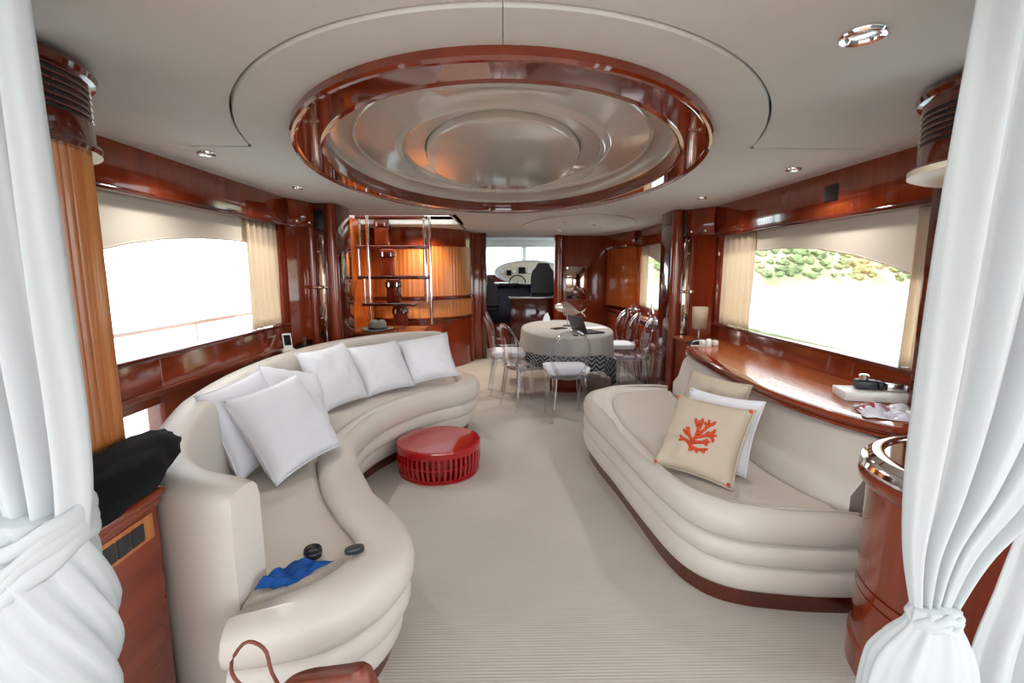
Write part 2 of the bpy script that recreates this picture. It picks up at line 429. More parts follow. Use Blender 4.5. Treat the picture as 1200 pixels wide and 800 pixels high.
# oval panel over the dining table
bm = B(); c2 = (.98, 6.75)
loft(bm, [[Vector((c2[0] + a * math.cos(2*PI*i/64), c2[1] + b * math.sin(2*PI*i/64), CEIL + z)) for i in range(64)] for a, b, z in ((.72, 1.42, .005), (.72, 1.42, -.014), (.70, 1.40, -.02), (.02, .04, -.02))])
put('dining_oval', bm, M_CEIL, ceiling)
# stair hatch: walls of the light well above the ceiling
bm = B()
abox(bm, -1.95, -1.90, 5.45, 6.6, CEIL, 2.85); abox(bm, -.56, -.51, 5.45, 6.6, CEIL + .0, 2.85); abox(bm, -1.95, -.51, 5.45, 5.5, CEIL, 2.85); abox(bm, -1.95, -.51, 6.55, 6.6, CEIL, 2.85)
put('hatch_lining', bm, M_CEIL, ceiling, smooth=False)
# unseen roof and side overhangs, added only to block direct sun
bm = B()
abox(bm, -3.0, -1.95, -.9, 12.5, 2.32, 2.40); abox(bm, 2.15, 3.2, -.9, 12.5, 2.32, 2.40); abox(bm, -1.95, 2.15, -.9, 5.45, 2.34, 2.40); abox(bm, -.5, 2.15, 5.45, 7.1, 2.34, 2.40); abox(bm, -1.95, 2.15, 7.1, 12.5, 2.34, 2.40)
struct(put('ceiling_sun_block', bm, M_SHELL, smooth=False))

# left wall -----------------------------------------------------------
wl = struct(box('wall_left', LX - .10, LX - .02, .9, 2.25, .0, CEIL + .05, M_MAH))
def part(name, x0, x1, y0, y1, z0, z1, mat, par, bev=.004): return box(name, x0, x1, y0, y1, z0, z1, mat, par, bev)
part('lower_panel', LX - .10, LX, 2.62, 4.3, .0, .985, M_MAHY, wl); part('sill_panel', LX - .10, LX - .0, 2.2, 2.62, .74, .985, M_MAHY, wl)
part('sill_rail', LX - .06, LX + .018, 2.2, 4.25, .79, .825, M_MAHY, wl); part('window_sill', LX - .10, LX + .025, 2.2, 4.2, .985, 1.01, M_MAHD, wl)
part('fascia', LX - .10, LX + .035, 1.7, 4.25, 1.84, CEIL + .02, M_MAH, wl); part('fascia_bead', LX - .06, LX + .048, 1.7, 4.25, 1.815, 1.843, M_MAHD, wl, .01)
part('upper_closure', LX - .12, LX - .10, 1.7, 4.3, 1.74, CEIL + .3, M_SHELL, wl)
part('window_post', LX - .10, LX, 2.18, 2.28, .74, 1.85, M_MAH, wl); part('window_post', LX - .10, LX, 4.14, 4.3, .98, 1.85, M_MAH, wl)
part('end_wall', LX - .12, LX - .02, 4.3, 8.7, 0, CEIL + .05, M_CHER, wl)
w1 = struct(box('window_1', LX - .085, LX - .075, 2.2, 4.2, .98, 1.86, M_GLASS, bev=0))
arch = [(2.2, 1.52), (2.32, 1.54), (2.55, 1.59), (2.82, 1.63), (3.15, 1.655), (3.5, 1.665), (3.8, 1.66), (4.2, 1.64)]
bm = B(); prism(bm, [(2.2, 1.86)] + arch + [(4.2, 1.86)], 'x', LX - .070, LX - .045); put('arched_blind', bm, M_HEAD, w1, smooth=False)
bm = B(); tube(bm, [(LX - .05, y, z) for y, z in arch], .008, 6); put('blind_edge', bm, M_HEAD, w1)
w5 = struct(box('window_2', LX - .085, LX - .075, 2.2, 2.62, .15, .74, M_GLASS, bev=0))

# right wall -----------------------------------------------------------
wr = struct(box('wall_right', RX + .02, RX + .10, .9, 2.25, 0, CEIL + .05, M_MAH))
part('lower_panel', RX, RX + .10, 2.2, 4.8, 0, .93, M_MAHY, wr); part('window_sill', RX - .025, RX + .10, 2.2, 4.7, .93, .955, M_MAHD, wr)
part('fascia', RX - .035, RX + .10, 1.7, 4.75, 1.785, CEIL + .02, M_MAH, wr); part('fascia_bead', RX - .048, RX + .06, 1.7, 4.75, 1.76, 1.788, M_MAHD, wr, .01)
part('speaker_grille', RX - .042, RX - .03, 3.0, 3.12, 1.87, 1.97, M_BLACK, wr)
part('upper_closure', RX + .10, RX + .12, 1.7, 4.8, 1.70, CEIL + .3, M_SHELL, wr)
part('window_post', RX, RX + .10, 4.62, 4.8, .93, 1.8, M_MAH, wr); part('window_post', RX, RX + .10, 2.16, 2.28, .93, 1.8, M_MAH, wr)
part('low_wall', RX, RX + .10, 4.8, 8.7, 0, .93, M_MAH, wr); part('fascia', RX - .02, RX + .10, 5.2, 8.7, 1.80, CEIL + .03, M_MAH, wr)
part('wall_panel', RX, RX + .10, 7.35, 8.7, .92, 1.85, M_CHER, wr); part('wall_panel', RX, RX + .10, 4.8, 6.0, .92, 1.85, M_MAH, wr)
part('upper_closure', RX + .10, RX + .12, 4.8, 8.7, 1.75, CEIL + .3, M_SHELL, wr)
w3 = struct(box('window_3', RX + .075, RX + .085, 2.2, 4.7, .93, 1.8, M_GLASS, bev=0))
arch2 = [(2.2, 1.33), (2.35, 1.385), (2.47, 1.43), (2.64, 1.48), (2.95, 1.55), (3.29, 1.60), (3.7, 1.62), (4.13, 1.62), (4.7, 1.60)]
bm = B(); prism(bm, [(2.2, 1.80)] + arch2 + [(4.7, 1.80)], 'x', RX + .045, RX + .070); put('arched_blind', bm, M_HEAD, w3, smooth=False)
bm = B(); tube(bm, [(RX + .05, y, z) for y, z in arch2], .008, 6); put('blind_edge', bm, M_HEAD, w3)
w4 = struct(box('window_4', RX + .075, RX + .085, 6.0, 7.35, .92, 1.85, M_GLASS, bev=0))
bm = B(); prism(bm, [(6.0, 1.85), (6.0, 1.42), (6.4, 1.50), (6.8, 1.60), (7.1, 1.66), (7.35, 1.68), (7.35, 1.85)], 'x', RX + .045, RX + .070); put('arched_blind', bm, M_HEAD, w4, smooth=False)

# far wall and door opening ---------------------------------------------
wf = struct(box('wall_far', .90, RX + .05, 8.6, 8.72, 0, CEIL + .05, M_MAH))
part('wall_panel', -1.95, -.28, 8.6, 8.72, 0, CEIL + .05, M_MAH, wf); part('header', -.30, .92, 8.6, 8.72, 2.02, CEIL + .1, M_CEIL, wf)
bm = B(); lathe(bm, [(.085, 0), (.085, CEIL)], (.955, 8.52, 0), 24); put('jamb_column', bm, M_MAH, wf)
bm = B(); lathe(bm, [(.10, 0), (.10, CEIL)], (-.40, 8.1, 0), 24); put('jamb_column', bm, M_MAH, wf)
bm = B(); tube(bm, [(-.315, 8.03, .3), (-.315, 8.03, 1.95)], .016, 8); put('grab_bar', bm, M_CHROME, wf)
bm = B(); tube(bm, [(.985, 8.43, .9), (.985, 8.43, 1.98)], .014, 8); put('grab_bar', bm, M_CHROME, wf)
part('jamb', -.36, -.28, 8.0, 8.6, 0, CEIL, M_MAHD, wf); part('wall_return', -.56, -.36, 7.95, 8.2, 0, CEIL, M_MAH, wf)
part('art_panel', 1.10, 1.46, 8.585, 8.6, .95, 1.52, M_MIRROR, wf)
# wheelhouse shell
wh = struct(box('wall_wheelhouse', -1.6, -1.5, 8.72, 12.4, 0, 1.25, M_MAHD))
part('side_panel', 1.7, 1.8, 8.72, 12.4, 0, 1.25, M_MAHD, wh); part('front_panel', -1.6, 1.8, 12.3, 12.4, 0, 1.35, M_MAHD, wh)
part('roof_lining', -1.6, 1.8, 8.72, 12.5, 2.12, 2.2, M_CEIL, wh); part('roof_beam', -1.6, 1.8, 11.2, 11.5, 1.98, 2.13, M_CEIL, wh)
for x in (-1.55, -.62, .52, 1.75): part('mullion', x - .05, x + .05, 12.28, 12.38, 1.35, 2.12, M_SHELL, wh)
struct(box('window_5', -1.6, 1.8, 12.33, 12.34, 1.35, 2.12, M_GLASS, bev=0))
part('door_step', -.28, .90, 8.62, 9.0, 0, .02, M_WHITEP, wh); part('step_riser', -.28, .20, 9.2, 9.6, 0, .2, M_MAH, wh); part('step_riser', -.28, .15, 9.6, 10.0, 0, .4, M_MAH, wh)

# ------------------------------------------------------------------ built-in joinery
def pilaster(x0, x1, y, z0, side):
    """shiny column unit between saloon and dining area; side = -1 left, 1 right"""
    p = empty('column', ((x0 + x1) / 2, y + .2, z0), 
              'lacquered mahogany column with mirror strip and chrome clips beside the sheer curtain and ' + ('phone dock' if side < 0 else 'white table card'), 'column')
    w = x1 - x0
    box('body', x0, x1, y + .04, y + .42, z0, CEIL - .002, M_MAHD, p, .01)
    for fx in (.16, .80):
        bm = B(); lathe(bm, [(w * .17, z0), (w * .17, CEIL - .004)], (x0 + w * fx, y + .06, 0), 24); put('half_round', bm, M_MAH, p)
    box('mirror_strip', x0 + w * .36, x0 + w * .58, y + .02, y + .045, z0 + .05, CEIL - .28, M_MIRROR, p, .003)
    box('vent', x0 + w * .34, x0 + w * .62, y + .025, y + .045, CEIL - .24, CEIL - .06, M_BLACK, p, .003)
    for z in (z0 + .03, 1.30 if side < 0 else 1.24, 1.62, 1.02):
        big = z < z0 + .1 or 1.2 < z < 1.4
        for fx in ((.30, .47, .64) if big else (.47,)):
            bm = B(); tube(bm, [(x0 + w * (fx - .05), y - .005, z), (x0 + w * (fx + .05), y - .005, z)], .016 if big else .009, 10); put('chrome_clip', bm, M_CHROME, p)
    return p
pilaster(-1.80, -1.50, 4.50, .70, -1)
pilaster(1.70, 2.02, 4.92, .0, 1)
# splayed wood panels between column and window, with sloping corner hoods
def splay(name, ax, ay, bx, by, z0, z1, mat, label, hood_z):
    t = empty(name, ((ax + bx) / 2, (ay + by) / 2, z0), label, 'panel')
    s = 1 if ax > 0 else -1
    d = Vector((bx - ax, by - ay, 0)).normalized(); nrm = Vector((-d.y, d.x, 0))
    if nrm.x * s > 0: nrm = -nrm
    A, C = Vector((ax, ay, 0)), Vector((bx, by, 0))
    bm = B(); loft(bm, [[P + o * nrm + Vector((0, 0, z)) for o, z in ((0, z0), (0, z1), (-.03, z1), (-.03, z0))] for P in (A, C)]); put('panel', bm, mat, t)
    bm = B(); L = (C - A)
    secs = []
    for k in range(9):
        f = k / 8; P = A + L * f
        bow = .035 * math.sin(PI * f)
        secs.append([P + nrm * o + Vector((0, 0, z)) for o, z in ((-.02, hood_z), (.015 + bow * .4, hood_z), (.04 + bow, hood_z + .05), (.05 + bow * .8, hood_z + .13), (.035 + bow * .3, CEIL - .004), (-.02, CEIL - .004))])
    loft(bm, secs); put('corner_hood', bm, M_MAH, t)
    for f in (.25, .75):
        P = A + L * f + nrm * .055
        bm = B(); bmesh.ops.create_uvsphere(bm, u_segments=12, v_segments=8, radius=.016, matrix=Matrix.Translation((P.x, P.y, hood_z + .04))); put('chrome_stud', bm, M_CHROME, t)
    return t
splay('splayed_panel', LX + .02, 4.22, -1.74, 4.53, .83, 1.86, M_MAH, 'red-brown splayed wood panel beside the long sheer curtain above the phone dock', 1.83)
splay('splayed_panel', RX - .02, 4.72, 1.86, 4.98, .80, 1.82, M_MAH, 'red-brown splayed wood panel behind the white table card', 1.79)
splay('splayed_panel', RX - .02, 7.5, 1.80, 8.55, .86, 1.84, M_CHER, 'orange splayed wood panel at the far end beyond the dining chairs', 1.80)

# fluted oak column with louvred drum, left foreground
LC = (-1.50, 1.43)
t = empty('fluted_column', (LC[0], LC[1], .80), 'golden fluted oak column with dark louvred drum on top beside the white curtain', 'column')
bm = B(); n = 60; secs = []
for z in (.80, 1.3, 1.80):
    secs.append([Vector((LC[0] + r * math.cos(a), LC[1] + r * math.sin(a), z)) for k in range(n * 4) for a, r in ((2*PI*k/(n*4), .285 - (.010 if k % 4 == 0 else .003 if k % 2 else 0)),)])
loft(bm, secs); put('shaft', bm, M_OAK, t)
def louvre_drum(t, c, z0, z1, r):
    prof = [(r - .03, z0), (r + .012, z0), (r + .018, z0 + .012), (r + .012, z0 + .024), (r, z0 + .026)]
    zz = z0 + .09
    for k in range(6):
        prof += [(r, zz), (r - .014, zz + .003), (r - .014, zz + .010), (r, zz + .013)]; zz += .019
    prof += [(r, z1 - .05), (r + .014, z1 - .045), (r + .02, z1 - .03), (r + .014, z1 - .014), (r, z1 - .01), (r - .05, z1)]
    bm = B(); lathe(bm, prof, (c[0], c[1], 0), 56); put('louvre_drum', bm, M_MAHD, t, angle=30)
    zz = z0 + .09
    for k in range(6):
        bm = B(); lathe(bm, [(r - .0135, zz + .002), (r - .004, zz + .002), (r - .004, zz + .011), (r - .0135, zz + .011)], (c[0], c[1], 0), 48); put('louvre_slot', bm, M_BLACK, t); zz += .019
louvre_drum(t, LC, 1.795, CEIL - .003, .30)
RC_ = (1.68, 1.57)
t = empty('louvred_vent_drum', (RC_[0], RC_[1], 1.76), 'dark lacquered louvred vent drum with pale rim hanging above the right curtain', 'vent')
louvre_drum(t, RC_, 1.77, CEIL - .003, .30)
bm = B(); lathe(bm, [(.20, 1.80), (.20, 1.762), (.23, 1.755), (.30, 1.757), (.322, 1.766), (.322, 1.785), (.30, 1.79)], (RC_[0], RC_[1], 0), 56); put('pale_rim', bm, M_DASH, t)
bm = B(); lathe(bm, [(.0, 1.795), (.20, 1.795), (.20, 1.80)], (RC_[0], RC_[1], 0), 40); put('dark_throat', bm, M_BLACK, t)
# slim post on the right beside the window
t = empty('window_pillar', (1.97, 2.2, 0), 'dark mahogany corner pillar between the right window and the white curtain', 'pillar')
box('post', 1.93, 2.03, 2.12, 2.24, .0, CEIL - .003, M_MAHD, t, .012)
bm = B(); tube(bm, [(1.935, 2.10, .80), (1.935, 2.10, 1.2), (1.935, 2.10, CEIL - .01)], .022, 12); put('half_round', bm, M_MAH, t)
# lower drum cabinet
DC = (1.60, 1.50)
t = empty('drum_cabinet', (DC[0], DC[1], 0), 'round mahogany drum cabinet with bright silver rimmed top beside the tied curtain', 'cabinet')
bm = B(); lathe(bm, [(.0, 0), (.335, 0), (.335, .10), (.325, .105), (.325, .30), (.318, .302), (.318, .306), (.325, .308), (.325, .34), (.318, .342), (.318, .346), (.325, .348), (.322, .70)], (DC[0], DC[1], 0), 64); put('body', bm, M_MAH, t, angle=30)
bm = B(); lathe(bm, [(.31, .695), (.335, .70), (.35, .715), (.352, .735), (.34, .75), (.332, .752)], (DC[0], DC[1], 0), 64); put('moulding', bm, M_MAHY, t)
bm = B(); lathe(bm, [(.33, .75), (.345, .755), (.352, .77), (.345, .785), (.33, .79), (.325, .795), (.315, .81), (.29, .815), (.28, .81), (.278, .80)], (DC[0], DC[1], 0), 64); put('silver_rim', bm, M_CHROME, t)
bm = B(); lathe(bm, [(.28, .79), (.28, .803), (.0, .806)], (DC[0], DC[1], 0), 48); put('top', bm, M_MAHD, t)

# left foreground cabinet
t = empty('foreground_cabinet', (-1.4, 1.1, 0), 'red-brown wooden cabinet with black switch plate under the black bundle', 'cabinet')
x1 = -1.06
box('body', -1.84, x1, 1.15, 1.425, 0, .765, M_MAHY, t, .006)
box('top', -1.84, x1 + .025, 1.13, 1.44, .77, .80, M_MAHY, t, .014, 3)
box('top_bead', -1.84, x1 + .012, 1.14, 1.432, .748, .772, M_MAHY, t, .01)
pl = box('switch_plate', x1 - .002, x1 + .006, 1.18, 1.395, .655, .735, M_OAK, t, .004)
for k in range(3): box('switch', x1 + .003, x1 + .010, 1.20 + k * .052, 1.248 + k * .052, .668, .722, M_DGREY, pl, .003)

# ledge behind the left sofa
t = empty('ledge_cabinet', (-1.4, 5.6, 0), 'low cherry ledge behind the curved sofa holding the grey hat', 'cabinet')
box('body', LX - .01, -.92, 5.36, 5.92, 0, .75, M_MAH, t, .01); box('top', LX - .01, -.90, 5.33, 5.94, .75, .785, M_SHELF, t, .012)
t = empty('side_ledge', (-1.75, 4.4, .3), 'narrow mahogany ledge under the side window with the phone dock', 'shelf')
box('top', LX + .0, -1.72, 3.2, 4.9, .745, .775, M_MAHY, t, .008); box('apron', LX + .0, -1.76, 3.2, 4.9, .3, .745, M_MAH, t, .004)

# curved stair drum
SC = (-1.40, 7.90); SR = .90
t = empty('curved_stair_wall', (SC[0], SC[1], 0), 'convex curved stair wall of ribbed golden oak bands above a mahogany base', 'panel')
def band(name, z0, z1, r, mat, flute=0, bead=False):
    bm = B()
    if flute:
        N = 220; secs = []
        for z in (z0, z1):
            secs.append([Vector((SC[0] + (r - (.005 if k % 4 == 0 else 0)) * math.cos(-PI * 1.08 + PI * 1.16 * k / N), SC[1] + (r - (.005 if k % 4 == 0 else 0)) * math.sin(-PI * 1.08 + PI * 1.16 * k / N), z)) for k in range(N + 1)])
        loft(bm, secs, closed=False, cap=False)
    else:
        e = .012 if bead else 0
        lathe(bm, [(r - .05, z0), (r - e, z0), (r, z0 + e), (r, z1 - e), (r - e, z1), (r - .05, z1)], (SC[0], SC[1], 0), 72, -PI * 1.08, PI * .08)
    return put(name, bm, mat, t)
band('base_cabinet', 0, .72, SR - .0, M_MAH); band('trim_band', .72, .775, SR + .03, M_MAHD, bead=True)
band('oak_band', .775, 1.03, SR, M_OAK, 1); band('trim_band', 1.03, 1.085, SR + .04, M_MAHD, bead=True)
band('oak_band', 1.085, 1.80, SR, M_OAK, 1); band('top_band', 1.80, CEIL - .002, SR + .01, M_MAH)
box('end_post', -.56, -.47, 7.78, 7.92, 0, CEIL - .002, M_MAH, t, .02, 3)

# floating stair
t = empty('floating_stair', (-1.4, 6.3, .78), 'open stair of dark wooden treads on a stepped stem with chrome rods', 'staircase')
tr = [(1.06, -1.74, -.98, 6.05), (1.39, -1.80, -.92, 6.22), (1.76, -1.83, -.94, 6.30), (2.13, -1.84, -.98, 6.34)]
for z, xa, xb, y in tr[1:]:
    box('tread', xa, xb, y - .13, y + .13, z - .045, z, M_MAHD, t, .012, 3)
box('tread', -1.72, -1.06, 5.95, 6.15, 1.02, 1.06, M_MAHD, t, .012, 3)
stem = [(.79, 1.02, -1.27), (1.06, 1.345, -1.36), (1.39, 1.715, -1.44), (1.76, 2.085, -1.52), (2.13, 2.45, -1.60)]
for k, (za, zb, x) in enumerate(stem):
    y = 6.05 + .08 * k
    box('stem_block', x - .085, x + .085, y - .06, y + .06, za, zb, M_MAH, t, .012, 3)
    box('stem_joint', x - .095, x + .095, y - .07, y + .07, zb - .10, zb - .03, M_MAHD, t, .01)
    for s in (-1, 1):
        bm = B(); tube(bm, [(x + s * .05, y - .078, zb - .09), (x + s * .05, y - .078, zb - .04)], .012, 8); put('chrome_bolt', bm, M_CHROME, t)
for x, y, za, zb in ((-1.82, 6.36, 1.76, 2.09), (-1.80, 6.2, 1.39, 1.72), (-1.70, 6.05, 1.06, 1.35), (-1.62, 5.98, .785, 2.10), (-.98, 6.2, 1.06, 2.09), (-.90, 6.1, .785, 2.10), (-1.0, 6.42, 1.39, 2.09), (-.955, 6.15, 1.06, 1.35)):
    bm = B(); tube(bm, [(x, y, za), (x, y, zb)], .019, 10); put('chrome_rod', bm, M_CHROME, t)

# low sideboard along the right wall in the dining area
t = empty('dining_sideboard', (1.9, 7.0, 0), 'low dark mahogany sideboard under the far window behind the clear chairs', 'sideboard')
box('body', 1.80, RX - .002, 5.4, 8.5, 0, .80, M_MAHD, t, .006); box('top', 1.77, RX - .002, 5.38, 8.52, .80, .835, M_MAH, t, .012)
for k in range(4):
    d = box('door', 1.785, 1.80, 5.45 + k * .76, 6.17 + k * .76, .08, .76, M_MAH, t, .005)
    box('knob', 1.765, 1.787, 6.10 + k * .76, 6.125 + k * .76, .42, .445, M_CHROME, d, .006)

# ------------------------------------------------------------------ ceiling lights
LAMP_W = 24
def lamp(x, y, z, watts, col_=(1, .96, .90), ang=150):
    d = bpy.data.lights.new('downlight_bulb', 'SPOT'); d.energy = watts; d.color = col_; d.spot_size = math.radians(ang); d.spot_blend = .8; d.shadow_soft_size = .04
    o = bpy.data.objects.new('downlight_bulb', d); col.objects.link(o); o.location = (x, y, z)
def downlight(x, y, r, label, watts=None, tint=(1, .96, .90)):
    z = CEIL - .001
    t = empty('downlight', (x, y, z), label, 'light', 'ceiling downlights')
    bm = B(); lathe(bm, [(r, .0), (r * 1.0, -.006), (r * .93, -.012), (r * .72, -.010), (r * .66, -.002), (r * .66, 0.0)], (x, y, z), 32); put('bezel', bm, M_CHROME, t)
    bm = B(); lathe(bm, [(r * .66, -.003), (r * .5, -.006), (0, -.007)], (x, y, z), 24); put('lens', bm, M_STEEL, t)
    lamp(x, y, z - .03, watts or LAMP_W, tint)
    return t
downlight(-1.0, 6.72, .04, 'small chrome ceiling downlight over the floating stair', watts=90, tint=(1, .78, .55))
downlight(.92, 1.33, .055, 'chrome oval ceiling downlight near the right louvred vent drum')
downlight(-1.52, 2.64, .045, 'chrome ceiling downlight above the left window fascia by the oak column')
downlight(-1.49, 3.69, .04, 'small chrome ceiling downlight above the left corner hood')
downlight(1.72, 2.98, .045, 'chrome ceiling downlight above the right window fascia')
downlight(1.64, 4.13, .04, 'small chrome ceiling downlight near the right lacquered column')
for k, (x, y) in enumerate(((.75, 6.0), (1.15, 6.35), (.8, 7.2))):
    lamp(x, y, CEIL - .05, 34)
    tag(put('downlight', (lambda bm: (lathe(bm, [(.03, -.021), (.028, -.028), (.0, -.027)], (x, y, CEIL), 20), bm)[1])(B()), M_CHROME), 'tiny chrome downlight in the oval panel over the dining table', 'light', 'dining ceiling downlights')

# ------------------------------------------------------------------ curtains
def drape(bm, rows, depth, folds, n=110, ph=0, thick=None):
    """rows: (z, x_left, x_right, y, fold_amp); wavy sheet"""
    secs = []
    for z, xa, xb, y, amp in rows:
        s = []
        for k in range(n + 1):
            f = k / n
            w = math.sin(2*PI*folds*f + ph + .5 * math.sin(z * 1.7)) + .35 * math.sin(2*PI*folds*2.3*f + 1.3 + z)
            s.append(Vector((xa + (xb - xa) * f + .3 * amp * math.cos(2*PI*folds*f + ph), y + amp * w + depth * (f - .5) ** 2, z)))
        secs.append(s)
    loft(bm, secs, closed=False, cap=False)
def interp(keys, n):
    out = []
    ks = [Vector(k[:1] + k[1:4]) if False else k for k in keys]
    pts = catmull([Vector((k[1], k[2], k[3])) for k in keys], n)
    pz = catmull([Vector((k[0], k[4], 0)) for k in keys], n)
    return [(b.x, a.x, a.y, a.z, max(.001, b.y)) for a, b in zip(pts, pz)]
def curtain(name, label, upper, lower, folds, ph, tie):
    t = empty(name, ((upper[0][1] + upper[0][2]) / 2, upper[0][3], 0), label, 'curtain')
    bm = B(); drape(bm, interp(upper, 40), 0, folds, ph=ph); o = put('upper_drape', bm, M_CURT, t, angle=180)
    o.modifiers.new('s', 'SOLIDIFY').thickness = .004
    bm = B(); secs = []
    for (z, xa, xb, y, amp) in interp(lower, 44):
        row = []; n = 96
        cx, rx = (xa + xb) / 2, (xb - xa) / 2
        for k in range(n):
            a = 2*PI*k/n
            X, Y = math.cos(a), math.sin(a)
            w = amp * ((math.sin(10 * a + 46 * z + ph) * .6 + .35 * math.sin(23 * a + 95 * z + 1.1) + .5 * math.sin(4 * a + 17 * z)) if cx < 0 else (math.sin(9 * a - 8 * z + ph) * .6 + .4 * math.sin(17 * a - 9 * z + 1.1)))
            row.append(Vector((cx + (rx + w) * X, y + (rx * .62 + w) * Y, z)))
        secs.append(row)
    loft(bm, secs, closed=True); put('gathered_tail', bm, M_CURT, t, angle=180)
    z, xa, xb, y = tie
    cx, rx = (xa + xb) / 2, (xb - xa) / 2
    for w in range(4 if cx < 0 else 2):
        bm = B(); secs = []
        for k in range(48):
            a = 2*PI*k/48
            wob = .006 * math.sin(3 * a + w * 2.1) + .004 * math.sin(7 * a + w)
            P = Vector((cx + (rx - .004) * math.cos(a), y + (rx * .66 - .004) * math.sin(a), z - (.034 if cx < 0 else .014) * w + (.09 + .015 * w if cx < 0 else .006) * math.cos(a) + wob))
            d = Vector((math.cos(a), math.sin(a), 0)); h = (.021 if cx < 0 else .012) * (1 + .25 * math.sin(2 * a + w))
            secs.append([P + d * (.011 * math.cos(q) if math.cos(q) > 0 else .004 * math.cos(q)) + Vector((0, 0, h * math.sin(q))) for q in [2*PI*m/10 for m in range(10)]])
        loft(bm, secs, closed=True, ring=True); put('tie_band', bm, M_CURT, t, angle=180)
    return t
curtain('tied_curtain', 'white linen curtain knotted low beside the fluted oak column and cabinet',
        [(2.04, -1.34, -.885, 1.0, .016), (1.5, -1.30, -.885, 1.0, .02), (1.1, -1.24, -.885, 1.0, .022), (.90, -1.16, -.90, .99, .022), (.80, -1.10, -.93, .97, .02), (.745, -1.04, -.96, .96, .01)],
        [(.94, -1.16, -.92, 1.0, .004), (.86, -1.18, -.90, 1.0, .008), (.74, -1.20, -.885, 1.0, .012), (.64, -1.22, -.88, 1.0, .013), (.5, -1.22, -.89, 1.0, .013), (.25, -1.2, -.92, 1.0, .014), (.012, -1.2, -.92, 1.0, .014)],
        5, .4, (.86, -1.18, -.897, 1.0))
curtain('tied_curtain', 'white linen curtain tied at the waist in front of the drum cabinet',
        [(2.04, .875, 1.40, .95, .016), (1.6, .855, 1.36, .95, .02), (1.2, .848, 1.28, .95, .02), (1.0, .85, 1.18, .95, .018), (.85, .862, 1.05, .95, .014), (.715, .89, .985, .95, .008)],
        [(.73, .885, .985, .95, .004), (.69, .875, .99, .95, .004), (.64, .83, 1.015, .95, .007), (.58, .808, 1.03, .95, .009), (.4, .80, 1.05, .95, .010), (.2, .80, 1.06, .95, .012), (.012, .80, 1.06, .95, .012)],
        5, 1.2, (.71, .884, .987, .95))
bm = B(); drape(bm, interp([(2.04, 1.24, 1.46, 1.03, .012), (1.5, 1.23, 1.45, 1.03, .014), (1.0, 1.20, 1.42, 1.02, .014), (.75, 1.13, 1.40, 1.0, .014), (.5, 1.08, 1.38, 1.0, .014), (.012, 1.08, 1.40, 1.0, .016)], 30), 0, 3)
o = put('loose_curtain', bm, M_CURT, angle=180); o.modifiers.new('s', 'SOLIDIFY').thickness = .004
tag(o, 'loose white curtain hanging free behind the tied curtain at the drum cabinet', 'curtain')
def sheer(x, y0, y1, z0, z1, label, folds=5):
    bm = B(); n = 90; secs = []
    for j in range(13):
        z = z0 + (z1 - z0) * j / 12
        secs.append([Vector((x + .016 * math.sin(2*PI*folds*k/n + .3 * math.sin(5 * z)) + .006 * math.sin(13 * k / n * folds), y0 + (y1 - y0) * k / n + .01 * math.sin(3 * z), z)) for k in range(n + 1)])
    loft(bm, secs, closed=False, cap=False)
    o = put('sheer_curtain', bm, M_SHEER, angle=180); o.modifiers.new('s', 'SOLIDIFY').thickness = .003
    return tag(o, label, 'curtain')
sheer(LX - .022, 3.66, 4.13, 1.012, 1.815, 'beige sheer curtain gathered at the end of the window above the phone dock')
sheer(RX + .022, 4.08, 4.62, .957, 1.785, 'beige sheer curtain gathered at the end of the window near the white table card')
sheer(RX + .022, 2.26, 2.47, .957, 1.785, 'narrow beige sheer curtain beside the dark corner pillar', 3)
sheer(RX + .022, 7.08, 7.34, .93, 1.80, 'short cream sheer curtain at the small dining window', 3)

